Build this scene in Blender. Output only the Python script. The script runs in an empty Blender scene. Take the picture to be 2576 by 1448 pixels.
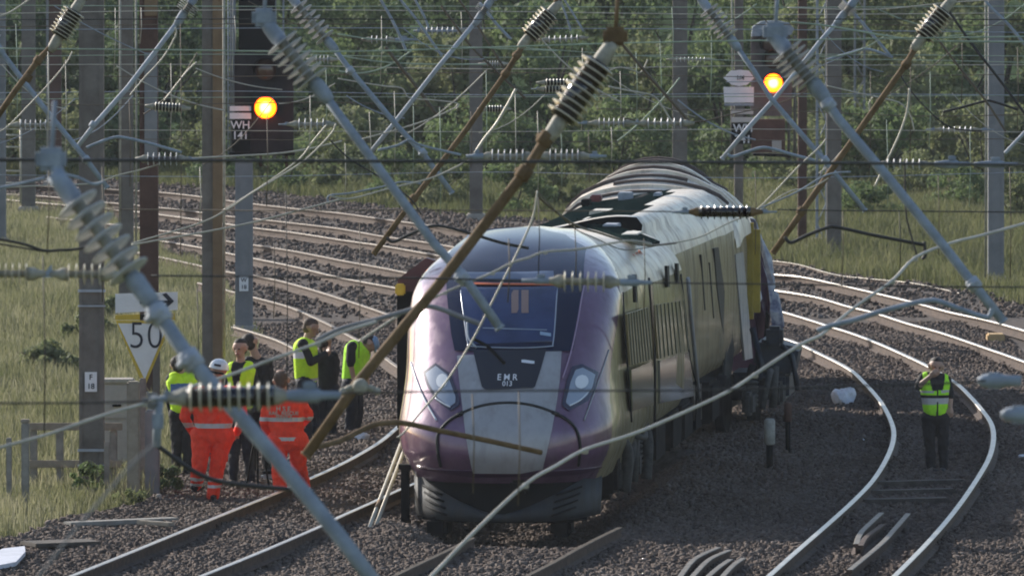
import bpy, bmesh, math, random
import numpy as np
from mathutils import Vector, Matrix
random.seed(7); RNG = np.random.default_rng(7)
S = bpy.context.scene
COL = S.collection
# ------------------------------------------------------------------ camera
F, H, YH, CX, CY = 24000.0, 8.9, -453.0, 1288.0, 724.0      # focal length, lens height, horizon row, centre (2576 px wide frame)
TH = math.atan((CY - YH) / F)
cam_d = bpy.data.cameras.new('camera'); cam = bpy.data.objects.new('camera', cam_d); COL.objects.link(cam)
cam.location = (0, 0, H); cam.rotation_euler = (math.pi / 2 - TH, 0, 0)
cam_d.sensor_width = 36; cam_d.lens = F / 2576 * 36; cam_d.clip_start = 1; cam_d.clip_end = 6000
cam_d.dof.use_dof = True; cam_d.dof.focus_distance = 122; cam_d.dof.aperture_fstop = 10
S.camera = cam
# ------------------------------------------------------------------ light
SUN_EL, SUN_AZ = 25.0, -46.0           # azimuth from +Y (away from the camera), negative = left
w = bpy.data.worlds.new('World'); S.world = w; w.use_nodes = True
nt = w.node_tree; bg = nt.nodes['Background']
sky = nt.nodes.new('ShaderNodeTexSky'); sky.sky_type = 'NISHITA'; sky.sun_disc = False
sky.sun_elevation = math.radians(SUN_EL); sky.sun_rotation = math.radians(SUN_AZ)
nt.links.new(sky.outputs[0], bg.inputs[0]); bg.inputs[1].default_value = 0.125
sd = bpy.data.lights.new('sun', 'SUN'); sun = bpy.data.objects.new('sun', sd); COL.objects.link(sun)
sd.energy = 4.3; sd.angle = math.radians(0.6); sd.color = (1.0, 0.95, 0.87)
a, e = math.radians(SUN_AZ), math.radians(SUN_EL)
sun.rotation_euler = Vector((math.sin(a) * math.cos(e), math.cos(a) * math.cos(e), math.sin(e))).to_track_quat('Z', 'Y').to_euler()
S.view_settings.view_transform = 'Standard'; S.view_settings.look = 'None'
S.view_settings.exposure = 0.55; S.view_settings.gamma = 1.0
S.cycles.filter_width = 1.9
S.cycles.max_bounces = 5; S.cycles.transparent_max_bounces = 6

# ------------------------------------------------------------------ helpers
FW = Vector((0, math.cos(TH), -math.sin(TH))); UP = Vector((0, math.sin(TH), math.cos(TH)))
def ray(px, py): return Vector(((px - CX) / F, 0, 0)) + UP * (-(py - CY) / F) + FW
def at(px, py, d):
    r = ray(px, py); t = d / r.y
    return Vector((r.x * t, d, H + r.z * t))
def ground(px, py, z=0.0):
    r = ray(px, py); t = (z - H) / r.z
    return Vector((r.x * t, r.y * t, z))
def gd(py): return ground(CX, py).y
def sc(d): return F / d
def tag(o, label=None, cat=None, group=None, kind=None):
    if label: o['label'] = label
    if cat: o['category'] = cat
    if group: o['group'] = group
    if kind: o['kind'] = kind
    return o
def thing(name, loc, label, cat, group=None):
    o = bpy.data.objects.new(name, None); COL.objects.link(o); o.location = loc
    o.empty_display_size = 0.2
    return tag(o, label, cat, group)

def mat(name, c, rough=0.6, metal=0.0, var=0.0, scale=4.0, bump=0.0, bscale=40.0, c2=None, coat=0.0, trans=0.0, spec=0.5, emit=None, estr=0.0, dirt=None):
    m = bpy.data.materials.new(name); m.use_nodes = True
    n = m.node_tree; p = n.nodes['Principled BSDF']
    p.inputs['Roughness'].default_value = rough; p.inputs['Metallic'].default_value = metal
    p.inputs['Specular IOR Level'].default_value = spec
    p.inputs['Base Color'].default_value = (*c, 1)
    if coat: p.inputs['Coat Weight'].default_value = coat; p.inputs['Coat Roughness'].default_value = 0.08
    if trans: p.inputs['Transmission Weight'].default_value = trans
    if emit: p.inputs['Emission Color'].default_value = (*emit, 1); p.inputs['Emission Strength'].default_value = estr
    if var or c2:
        tc = n.nodes.new('ShaderNodeTexCoord'); nz = n.nodes.new('ShaderNodeTexNoise')
        nz.inputs['Scale'].default_value = scale; nz.inputs['Detail'].default_value = 6; nz.inputs['Roughness'].default_value = 0.65
        n.links.new(tc.outputs['Object'], nz.inputs['Vector'])
        cr = n.nodes.new('ShaderNodeValToRGB')
        if c2 is None: lo = [x * (1 - var) for x in c]; hi = [min(1, x * (1 + var)) for x in c]
        else: lo, hi = c, c2
        cr.color_ramp.elements[0].position = 0.36; cr.color_ramp.elements[1].position = 0.64
        cr.color_ramp.elements[0].color = (*lo, 1); cr.color_ramp.elements[1].color = (*hi, 1)
        n.links.new(nz.outputs['Fac'], cr.inputs[0]); n.links.new(cr.outputs[0], p.inputs['Base Color'])
    if dirt:
        dc, amt, dsc = dirt; src = p.inputs['Base Color'].links[0].from_socket
        tc = n.nodes.new('ShaderNodeTexCoord'); mpn = n.nodes.new('ShaderNodeMapping'); mpn.inputs['Scale'].default_value = (1, 1, 0.28)
        nd = n.nodes.new('ShaderNodeTexNoise'); nd.inputs['Scale'].default_value = dsc; nd.inputs['Detail'].default_value = 9; nd.inputs['Roughness'].default_value = 0.72
        n.links.new(tc.outputs['Object'], mpn.inputs[0]); n.links.new(mpn.outputs[0], nd.inputs['Vector'])
        mr = n.nodes.new('ShaderNodeMapRange'); mr.inputs[1].default_value = 0.47; mr.inputs[2].default_value = 0.74; mr.inputs[4].default_value = amt
        n.links.new(nd.outputs['Fac'], mr.inputs[0])
        mxd = n.nodes.new('ShaderNodeMix'); mxd.data_type = 'RGBA'; mxd.inputs[7].default_value = (*dc, 1)
        n.links.new(mr.outputs[0], mxd.inputs[0]); n.links.new(src, mxd.inputs[6]); n.links.new(mxd.outputs[2], p.inputs['Base Color'])
        mrr = n.nodes.new('ShaderNodeMapRange'); mrr.inputs[1].default_value = 0; mrr.inputs[2].default_value = amt; mrr.inputs[3].default_value = rough; mrr.inputs[4].default_value = 0.85
        n.links.new(mr.outputs[0], mrr.inputs[0]); n.links.new(mrr.outputs[0], p.inputs['Roughness'])
    if bump:
        tc = n.nodes.new('ShaderNodeTexCoord'); nb = n.nodes.new('ShaderNodeTexNoise'); nb.inputs['Scale'].default_value = bscale
        nb.inputs['Detail'].default_value = 4
        n.links.new(tc.outputs['Object'], nb.inputs['Vector'])
        b = n.nodes.new('ShaderNodeBump'); b.inputs['Strength'].default_value = bump; b.inputs['Distance'].default_value = 0.02
        n.links.new(nb.outputs['Fac'], b.inputs['Height']); n.links.new(b.outputs[0], p.inputs['Normal'])
    return m

def attr_mat(name, cols, rough=0.8, transl=0.0, nscale=0.25, namt=0.5):
    """colour from a random number stored per leaf, blade or stone, shifted by slow noise"""
    m = bpy.data.materials.new(name); m.use_nodes = True; n = m.node_tree; p = n.nodes['Principled BSDF']
    at_ = n.nodes.new('ShaderNodeAttribute'); at_.attribute_name = 'rnd'
    tc = n.nodes.new('ShaderNodeTexCoord'); nz = n.nodes.new('ShaderNodeTexNoise'); nz.inputs['Scale'].default_value = nscale
    nz.inputs['Detail'].default_value = 3
    n.links.new(tc.outputs['Object'], nz.inputs['Vector'])
    mx = n.nodes.new('ShaderNodeMix'); mx.data_type = 'FLOAT'; mx.inputs[0].default_value = namt
    n.links.new(at_.outputs['Fac'], mx.inputs[2]); n.links.new(nz.outputs['Fac'], mx.inputs[3])
    cr = n.nodes.new('ShaderNodeValToRGB'); els = cr.color_ramp.elements
    for i, c in enumerate(cols):
        pos = 0.2 + 0.6 * i / (len(cols) - 1)
        if i < 2: el = els[i]; el.position = pos
        else: el = els.new(pos)
        el.color = (*c, 1)
    n.links.new(mx.outputs[0], cr.inputs[0]); n.links.new(cr.outputs[0], p.inputs['Base Color'])
    p.inputs['Roughness'].default_value = rough; p.inputs['Specular IOR Level'].default_value = 0.25
    if transl:
        t = n.nodes.new('ShaderNodeBsdfTranslucent'); n.links.new(cr.outputs[0], t.inputs[0])
        ms = n.nodes.new('ShaderNodeMixShader'); ms.inputs[0].default_value = transl
        n.links.new(p.outputs[0], ms.inputs[1]); n.links.new(t.outputs[0], ms.inputs[2])
        n.links.new(ms.outputs[0], n.nodes['Material Output'].inputs[0])
    return m

def link(name, me, parent=None):
    o = bpy.data.objects.new(name, me); COL.objects.link(o)
    if parent: o.parent = parent
    return o

def frame(d):
    d = d.normalized(); a = Vector((0, 0, 1)) if abs(d.z) < 0.9 else Vector((1, 0, 0))
    u = d.cross(a).normalized(); return u, d.cross(u).normalized()

class MB:
    def __init__(s): s.v = []; s.f = []; s.m = []; s.sm = []
    def add(s, vs, fs, mi=0, smooth=True):
        b = len(s.v); s.v += [Vector(x) for x in vs]
        for f in fs: s.f.append([i + b for i in f]); s.m.append(mi); s.sm.append(smooth)
    def box(s, c, size, mi=0, rot=None, bev=0.0):
        hx, hy, hz = [q / 2 for q in size]; c = Vector(c)
        if bev <= 0:
            vs = [Vector((x, y, z)) for x in (-hx, hx) for y in (-hy, hy) for z in (-hz, hz)]
            fs = [(0, 1, 3, 2), (4, 6, 7, 5), (0, 4, 5, 1), (2, 3, 7, 6), (0, 2, 6, 4), (1, 5, 7, 3)]
        else:
            bm = bmesh.new(); bmesh.ops.create_cube(bm, size=1.0)
            for v in bm.verts: v.co = Vector((v.co.x * size[0], v.co.y * size[1], v.co.z * size[2]))
            bmesh.ops.bevel(bm, geom=list(bm.edges), offset=bev, segments=2, affect='EDGES')
            bm.verts.index_update(); vs = [v.co.copy() for v in bm.verts]; fs = [[v.index for v in f.verts] for f in bm.faces]; bm.free()
        if rot is not None: vs = [rot @ v for v in vs]
        s.add([v + c for v in vs], fs, mi, False)
    def lathe(s, p0, p1, prof, seg=12, mi=0, smooth=True):
        """prof: (t along p0->p1 in metres, radius)"""
        d = (p1 - p0).normalized(); u, v = frame(d); vs = []; fs = []
        for t, r in prof:
            for k in range(seg):
                an = 2 * math.pi * k / seg; vs.append(p0 + d * t + (u * math.cos(an) + v * math.sin(an)) * r)
        for i in range(len(prof) - 1):
            for k in range(seg): fs.append((i * seg + k, i * seg + (k + 1) % seg, (i + 1) * seg + (k + 1) % seg, (i + 1) * seg + k))
        fs.append(tuple(range(seg))[::-1]); fs.append(tuple((len(prof) - 1) * seg + k for k in range(seg)))
        s.add(vs, fs, mi, smooth)
    def cyl(s, p0, p1, r, seg=10, mi=0, r1=None):
        L = (p1 - p0).length; s.lathe(p0, p1, [(0, r), (L, r if r1 is None else r1)], seg, mi)
    def tube(s, pts, r, seg=8, mi=0):
        pts = [Vector(p) for p in pts]; n = len(pts); vs = []; fs = []
        rr = r if isinstance(r, (list, tuple)) else [r] * n
        prev = None
        for i, p in enumerate(pts):
            d = (pts[min(i + 1, n - 1)] - pts[max(i - 1, 0)]).normalized()
            if prev is None: u, v = frame(d)
            else:
                u = (prev - d * prev.dot(d)).normalized(); v = d.cross(u)
            prev = u
            for k in range(seg):
                an = 2 * math.pi * k / seg; vs.append(p + (u * math.cos(an) + v * math.sin(an)) * rr[i])
        for i in range(n - 1):
            for k in range(seg): fs.append((i * seg + k, i * seg + (k + 1) % seg, (i + 1) * seg + (k + 1) % seg, (i + 1) * seg + k))
        fs.append(tuple(range(seg))[::-1]); fs.append(tuple((n - 1) * seg + k for k in range(seg)))
        s.add(vs, fs, mi)
    def prism(s, poly, off, mi=0):
        """poly: 3-D outline, extruded by vector off"""
        n = len(poly); off = Vector(off)
        s.add([Vector(p) for p in poly] + [Vector(p) + off for p in poly],
              [tuple(range(n)), tuple(range(2 * n - 1, n - 1, -1))] + [(i, n + i, n + (i + 1) % n, (i + 1) % n) for i in range(n)], mi, False)
    def build(s, name, mats, parent=None, world=True):
        me = bpy.data.meshes.new(name)
        o0 = Vector((0, 0, 0))
        if parent is not None and world:
            q = parent
            while q is not None: o0 += q.location; q = q.parent
        me.from_pydata([v - o0 for v in s.v], [], s.f)
        if not isinstance(mats, (list, tuple)): mats = [mats]
        for m in mats: me.materials.append(m)
        me.polygons.foreach_set('material_index', s.m); me.polygons.foreach_set('use_smooth', s.sm)
        bm = bmesh.new(); bm.from_mesh(me); bmesh.ops.recalc_face_normals(bm, faces=bm.faces); bm.to_mesh(me); bm.free()
        return link(name, me, parent)

def smooth_path(pts, n=6):
    """Catmull-Rom through the points"""
    P = [Vector(p) for p in pts]
    if len(P) < 3: return P
    out = []
    for i in range(len(P) - 1):
        a, b, c, d = P[max(i - 1, 0)], P[i], P[i + 1], P[min(i + 2, len(P) - 1)]
        for k in range(n):
            t = k / n
            out.append(0.5 * ((2 * b) + (c - a) * t + (2 * a - 5 * b + 4 * c - d) * t * t + (3 * b - a - 3 * c + d) * t ** 3))
    return out + [P[-1]]
def text_mesh(txt, size, depth=0.004, spacing=1.0, bold=0.012):
    cu = bpy.data.curves.new('lettering', 'FONT'); cu.body = txt; cu.size = size; cu.align_x = 'CENTER'; cu.align_y = 'CENTER'
    cu.extrude = depth; cu.space_character = spacing; cu.offset = size * bold
    o = bpy.data.objects.new('lettering', cu); COL.objects.link(o)
    me = bpy.data.meshes.new_from_object(o.evaluated_get(bpy.context.evaluated_depsgraph_get()))
    bpy.data.objects.remove(o); return me
def np_mesh(name, V, faces_flat, nper, m, rnd=None, parent=None, smooth=False):
    me = bpy.data.meshes.new(name); nf = len(faces_flat) // nper
    me.vertices.add(len(V)); me.vertices.foreach_set('co', np.asarray(V, np.float32).ravel())
    me.loops.add(len(faces_flat)); me.loops.foreach_set('vertex_index', np.asarray(faces_flat, np.int32))
    me.polygons.add(nf); me.polygons.foreach_set('loop_start', np.arange(nf, dtype=np.int32) * nper)
    me.update(calc_edges=True)
    if rnd is not None:
        A = me.attributes.new('rnd', 'FLOAT', 'POINT'); A.data.foreach_set('value', np.asarray(rnd, np.float32))
    if smooth: me.polygons.foreach_set('use_smooth', [True] * nf)
    me.materials.append(m); return link(name, me, parent)
def in_poly(x, y, poly):
    c = np.zeros(len(x), bool); n = len(poly)
    for i in range(n):
        x1, y1 = poly[i]; x2, y2 = poly[(i + 1) % n]
        k = ((y1 > y) != (y2 > y)) & (x < (x2 - x1) * (y - y1) / (y2 - y1 + 1e-12) + x1)
        c ^= k
    return c

# ------------------------------------------------------------------ materials
M = {}
M['earth'] = mat('dry earth and moss', (0.075, 0.085, 0.035), 1.0, var=0.5, scale=0.6, spec=0.0)
M['ballast'] = mat('ballast dust', (0.075, 0.060, 0.052), 0.95, spec=0.1, c2=(0.15, 0.125, 0.11), scale=9, bump=0.9, bscale=14)
M['stone'] = attr_mat('ballast stone', [(0.052, 0.037, 0.030), (0.105, 0.079, 0.066), (0.146, 0.116, 0.099), (0.25, 0.215, 0.19)], 0.95, nscale=0.22, namt=0.5)
M['grass'] = attr_mat('tall dry grass', [(0.06, 0.078, 0.032), (0.13, 0.142, 0.06), (0.22, 0.215, 0.11), (0.38, 0.35, 0.23)], 0.8, 0.42, 0.55, 0.6)
M['green_grass'] = attr_mat('green bank grass', [(0.062, 0.076, 0.032), (0.112, 0.126, 0.052), (0.18, 0.178, 0.080), (0.30, 0.28, 0.17)], 0.75, 0.45, 0.3, 0.55)
M['rail_top'] = mat('polished rail head', (0.60, 0.55, 0.49), 0.42, 0.8, var=0.12, scale=3)
M['rail_side'] = mat('rusty rail web', (0.045, 0.026, 0.018), 0.85, c2=(0.10, 0.06, 0.042), scale=7)
M['rail_mid'] = mat('dull worn rail head', (0.23, 0.188, 0.15), 0.65, 0.2, var=0.2, scale=2)
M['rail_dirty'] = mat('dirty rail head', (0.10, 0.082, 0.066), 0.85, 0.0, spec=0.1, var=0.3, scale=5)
M['rail_old'] = mat('dull brown rail head', (0.20, 0.17, 0.14), 0.6, 0.4, var=0.3, scale=6)
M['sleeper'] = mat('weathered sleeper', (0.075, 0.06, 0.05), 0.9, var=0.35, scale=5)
M['galv'] = mat('galvanised steel', (0.27, 0.30, 0.345), 0.72, 0.0, spec=0.25, var=0.18, scale=9)
M['galv_pale'] = mat('pale galvanised steel', (0.38, 0.40, 0.44), 0.7, 0.0, spec=0.25, var=0.15, scale=8)
M['mast'] = mat('weathered steel mast', (0.13, 0.112, 0.098), 0.85, 0.0, spec=0.1, c2=(0.215, 0.19, 0.17), scale=2.2)
M['mast_grey'] = mat('grey painted mast', (0.19, 0.19, 0.20), 0.85, 0.0, spec=0.15, c2=(0.26, 0.255, 0.26), scale=2.0)
M['mast_rust'] = mat('rusted brown mast', (0.07, 0.032, 0.022), 0.85, c2=(0.12, 0.062, 0.045), scale=2.5)
M['mast_tan'] = mat('tan rusted flange', (0.17, 0.105, 0.055), 0.8, c2=(0.23, 0.15, 0.085), scale=2.5)
M['rust_tube'] = mat('rust brown tube', (0.11, 0.066, 0.030), 0.8, 0.0, spec=0.2, c2=(0.20, 0.125, 0.062), scale=8)
M['disc_pale'] = mat('pale porcelain disc', (0.55, 0.54, 0.55), 0.45, var=0.12, scale=20)
M['disc_cream'] = mat('cream porcelain disc', (0.62, 0.55, 0.42), 0.35, var=0.12, scale=20)
M['disc_dark'] = mat('brown porcelain disc', (0.022, 0.012, 0.010), 0.22, coat=0.5)
M['core_tan'] = mat('cement grey cap', (0.32, 0.29, 0.23), 0.7, var=0.25, scale=15)
M['core_dark'] = mat('dark insulator core', (0.05, 0.035, 0.03), 0.4)
M['wire_pale'] = mat('pale copper wire', (0.46, 0.42, 0.35), 0.55, 0.3, var=0.15, scale=4)
M['wire_dark'] = mat('dark tarnished wire', (0.035, 0.03, 0.027), 0.6, 0.2)
M['wire_brown'] = mat('brown tarnished wire', (0.12, 0.09, 0.06), 0.6, 0.2)
M['wire_green'] = mat('verdigris wire', (0.30, 0.36, 0.27), 0.6, 0.1, var=0.2, scale=2)
M['white'] = mat('white enamel', (0.78, 0.76, 0.78), 0.5, var=0.05, scale=6)
M['yellow'] = mat('yellow paint', (0.62, 0.42, 0.04), 0.5, var=0.12, scale=5)
M['black'] = mat('black paint', (0.008, 0.008, 0.009), 0.7, spec=0.1)
M['letter'] = mat('black lettering', (0.01, 0.012, 0.03), 0.6)
M['purple'] = mat('purple gloss paint', (0.135, 0.062, 0.115), 0.30, 0.3, c2=(0.20, 0.11, 0.185), scale=1.6, coat=0.85, dirt=((0.13, 0.105, 0.10), 0.35, 5.0))
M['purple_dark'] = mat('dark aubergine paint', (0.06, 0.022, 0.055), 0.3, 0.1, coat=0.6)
M['silver'] = mat('silver grey paint', (0.37, 0.36, 0.375), 0.42, 0.1, var=0.07, scale=3, coat=0.15, dirt=((0.17, 0.15, 0.13), 0.5, 5.0))
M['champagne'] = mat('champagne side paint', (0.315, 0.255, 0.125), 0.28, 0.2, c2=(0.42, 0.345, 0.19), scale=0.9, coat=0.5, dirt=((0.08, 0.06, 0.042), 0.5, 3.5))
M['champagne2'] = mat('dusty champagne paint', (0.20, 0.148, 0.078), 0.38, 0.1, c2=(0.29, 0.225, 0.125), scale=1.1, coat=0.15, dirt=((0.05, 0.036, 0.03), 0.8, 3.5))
M['roof'] = mat('pale roof paint', (0.74, 0.62, 0.49), 0.34, 0.0, c2=(0.84, 0.76, 0.65), scale=2.2, dirt=((0.30, 0.22, 0.17), 0.85, 3.0))
M['roof_dark'] = mat('dark teal roof panel', (0.007, 0.014, 0.015), 0.95, var=0.3, scale=3, spec=0.0)
M['glass'] = mat('tinted windscreen', (0.010, 0.014, 0.040), 0.22, coat=0.12, spec=0.32)
M['glass_inner'] = mat('blue windscreen glass', (0.028, 0.042, 0.11), 0.14, coat=0.35, var=0.3, scale=1.5)
M['dark_panel'] = mat('dark front panel', (0.012, 0.012, 0.02), 0.3, coat=0.5)
M['skirt'] = mat('grey skirt paint', (0.034, 0.036, 0.040), 0.6, spec=0.2, dirt=((0.06, 0.05, 0.042), 0.7, 6.0), var=0.25, scale=4)
M['under'] = mat('grimy underframe', (0.014, 0.012, 0.012), 0.9, spec=0.1, var=0.5, scale=6)
M['under_grey'] = mat('dusty grey casting', (0.05, 0.046, 0.042), 0.85, var=0.5, scale=8)
M['lamp_frame'] = mat('headlight surround', (0.035, 0.03, 0.06), 0.25, coat=0.6)
M['lamp_lens'] = mat('headlight lens', (0.32, 0.36, 0.44), 0.25, 0.1, coat=0.2)
M['lamp_white'] = mat('headlight reflector', (0.75, 0.76, 0.80), 0.3)
M['blue_wrap'] = mat('torn blue livery sheet', (0.03, 0.04, 0.12), 0.45, c2=(0.45, 0.47, 0.52), scale=3.2)
M['orange_trim'] = mat('orange trim', (0.62, 0.13, 0.04), 0.5)
M['seam'] = mat('black rubber seal', (0.008, 0.008, 0.009), 0.6)
M['hivis'] = mat('fluorescent yellow cloth', (0.62, 0.97, 0.02), 0.8, var=0.10, scale=14, bump=0.4, bscale=18)
M['hivis_green'] = mat('fluorescent green cloth', (0.46, 0.96, 0.03), 0.8, var=0.12, scale=14, bump=0.4, bscale=18)
M['orange'] = mat('fluorescent orange cloth', (0.95, 0.05, 0.014), 0.8, var=0.16, scale=9, bump=0.8, bscale=11)
M['reflect'] = mat('grey reflective tape', (0.52, 0.50, 0.50), 0.45)
M['navy'] = mat('navy uniform cloth', (0.012, 0.013, 0.022), 0.85, var=0.35, scale=10, bump=0.4, bscale=16)
M['blackcloth'] = mat('black cloth', (0.014, 0.012, 0.014), 0.85, var=0.3, scale=10, bump=0.4, bscale=16)
M['blue_shirt'] = mat('blue panel cloth', (0.08, 0.16, 0.36), 0.8)
M['skin'] = mat('skin', (0.42, 0.25, 0.18), 0.55, var=0.08, scale=20)
M['boots'] = mat('black boots', (0.010, 0.009, 0.009), 0.5)
M['hair'] = mat('dark brown hair', (0.03, 0.019, 0.013), 0.7, bump=0.6, bscale=60)
M['hair_brown'] = mat('brown hair', (0.09, 0.05, 0.032), 0.7, bump=0.6, bscale=60)
M['helmet'] = mat('white helmet shell', (0.72, 0.73, 0.76), 0.25, coat=0.6)
M['glove'] = mat('violet glove', (0.09, 0.07, 0.30), 0.5)
M['eye'] = mat('dark eye', (0.02, 0.015, 0.012), 0.3)
M['lip'] = mat('lips', (0.30, 0.13, 0.11), 0.5)
M['wood'] = mat('old timber', (0.24, 0.20, 0.155), 0.9, c2=(0.34, 0.29, 0.23), scale=6)
M['wood_new'] = mat('new sawn timber', (0.48, 0.31, 0.14), 0.8, var=0.15, scale=9)
M['wood_grey'] = mat('grey fence timber', (0.20, 0.185, 0.165), 0.9, c2=(0.31, 0.29, 0.26), scale=5)
M['concrete'] = mat('beige concrete', (0.36, 0.32, 0.28), 0.85, var=0.18, scale=7, bump=0.3, bscale=25)
M['cabinet'] = mat('beige cabinet paint', (0.38, 0.34, 0.315), 0.6, var=0.1, scale=4)
M['plastic_white'] = mat('white plastic sheet', (0.62, 0.62, 0.67), 0.6, var=0.12, scale=5, bump=0.5, bscale=9)
M['post_grey'] = mat('stained grey post cap', (0.30, 0.29, 0.26), 0.8, var=0.25, scale=9)
M['leaf'] = [attr_mat('foliage deep', [(0.048, 0.075, 0.040), (0.082, 0.122, 0.056), (0.115, 0.160, 0.070), (0.17, 0.21, 0.11)], 0.7, 0.45, 0.35, 0.6),
             attr_mat('foliage mid', [(0.07, 0.104, 0.046), (0.122, 0.170, 0.068), (0.175, 0.222, 0.095), (0.24, 0.275, 0.15)], 0.7, 0.5, 0.35, 0.6),
             attr_mat('foliage olive', [(0.095, 0.115, 0.054), (0.155, 0.180, 0.078), (0.215, 0.232, 0.115), (0.30, 0.30, 0.185)], 0.7, 0.5, 0.35, 0.6)]
M['bark'] = mat('bark', (0.05, 0.038, 0.028), 0.9, var=0.3, scale=8)

# ------------------------------------------------------------------ ground
gx = np.concatenate([np.linspace(-3000, -30, 12), np.linspace(-24, 24, 40), np.linspace(30, 3000, 12)])
gy = np.concatenate([np.linspace(-300, 20, 8), np.linspace(30, 320, 60), np.linspace(380, 5000, 14)])
mb = MB(); nx = len(gx)
mb.add([(x, y, -0.6 if abs(x) < 3.2 and 108 < y < 142 else -0.03) for y in gy for x in gx], [(j * nx + i, j * nx + i + 1, (j + 1) * nx + i + 1, (j + 1) * nx + i) for j in range(len(gy) - 1) for i in range(nx - 1)])
tag(mb.build('ground', M['earth']), kind='structure')
BAL_PX = [(-900, 415), (-200, 436), (300, 458), (700, 488), (1200, 548), (1500, 570), (1900, 640), (1960, 658), (2100, 688), (2300, 712), (2650, 778), (3100, 900), (3300, 1700),
          (-500, 1700), (-300, 1440), (-50, 1375), (60, 1352), (180, 1312), (360, 1275), (470, 1185), (560, 1000), (600, 860), (585, 760), (560, 705), (420, 640), (230, 528), (-200, 505), (-900, 470)]
BAL = [(ground(*p).x, ground(*p).y) for p in BAL_PX]
def hbal(x, y):
    return (-0.42 * np.exp(-(((x - (y - 119) * 0.0945) / 1.0) ** 4)) / (1 + np.exp(-(y - 116.3) * 5)) * (y < 134) +0.035 + 0.05 * np.sin(x * 1.3 + y * 0.21) * np.sin(y * 0.37 - x * 0.6) * 0.6 + 0.03 * np.sin(x * 3.1 + 1.0) * np.sin(y * 0.9)  # hollow along the train front added to deepen the shade on the ballast
            + 0.16 * np.exp(-((x + 1.25) / 0.5) ** 2 - ((y - 117.6) / 1.6) ** 2))
xs = np.arange(-22, 20, 0.18); ys = np.concatenate([np.arange(80, 112, 1.2), np.arange(112, 150, 0.4), np.arange(150, 262, 1.0)])
XX, YY = np.meshgrid(xs, ys); X1, Y1 = XX.ravel(), YY.ravel()
ins = in_poly(X1, Y1, BAL).reshape(XX.shape)
V = np.stack([X1, Y1, hbal(X1, Y1)], 1); nxs = len(xs)
q = ins[:-1, :-1] & ins[1:, :-1] & ins[:-1, 1:] & ins[1:, 1:]
jj, ii = np.nonzero(q); b = jj * nxs + ii
np_f = np.stack([b, b + 1, b + nxs + 1, b + nxs], 1).ravel()
tag(np_mesh('ballast_bed', V, np_f, 4, M['ballast'], smooth=True), kind='structure')
# loose stones
def stones(name, n, x0, x1, y0, y1, s0, s1, poly=BAL, lab='grey brown crushed stone ballast round the train and the near rails'):
    x = RNG.uniform(x0, x1, n); y = RNG.uniform(y0, y1, n)
    k = in_poly(x, y, poly) & (np.abs(x) < y * (1288 / F) * 1.08)
    x, y = x[k], y[k]; n = len(x); s = RNG.uniform(s0, s1, n)
    base = np.array([[-1, -1, -1], [1, -1, -1], [1, 1, -1], [-1, 1, -1], [-1, -1, 1], [1, -1, 1], [1, 1, 1], [-1, 1, 1]], float)
    V = base[None] * (1 + RNG.uniform(-0.5, 0.25, (n, 8, 3))) * s[:, None, None] * RNG.uniform(0.6, 1.2, (n, 1, 3))
    an = RNG.uniform(0, 6.28, n); c, sn = np.cos(an), np.sin(an)
    Vx = V[..., 0] * c[:, None] - V[..., 1] * sn[:, None]; Vy = V[..., 0] * sn[:, None] + V[..., 1] * c[:, None]
    z0 = hbal(x, y) + s * RNG.uniform(0.0, 0.7, n)
    tl = RNG.uniform(-0.5, 0.5, n)
    P = np.stack([Vx + x[:, None], Vy + y[:, None], V[..., 2] + Vx * tl[:, None] + z0[:, None]], 2).reshape(-1, 3)
    fq = np.array([[0, 3, 2, 1], [4, 5, 6, 7], [0, 1, 5, 4], [1, 2, 6, 5], [2, 3, 7, 6], [3, 0, 4, 7]])
    Fc = (fq[None] + (np.arange(n) * 8)[:, None, None]).ravel()
    r = np.repeat(np.clip(RNG.normal(0.42, 0.15, n), 0, 1), 8)
    return tag(np_mesh(name, P, Fc, 4, M['stone'], r), lab, 'ballast', kind='stuff')
stones('ballast_stones', 230000, -7.5, 8.5, 111, 168, 0.014, 0.034)
stones('ballast_stones', 60000, -13, 14, 170, 250, 0.02, 0.045, lab='coarse ballast stones between the far tracks below the bushes')

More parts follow.
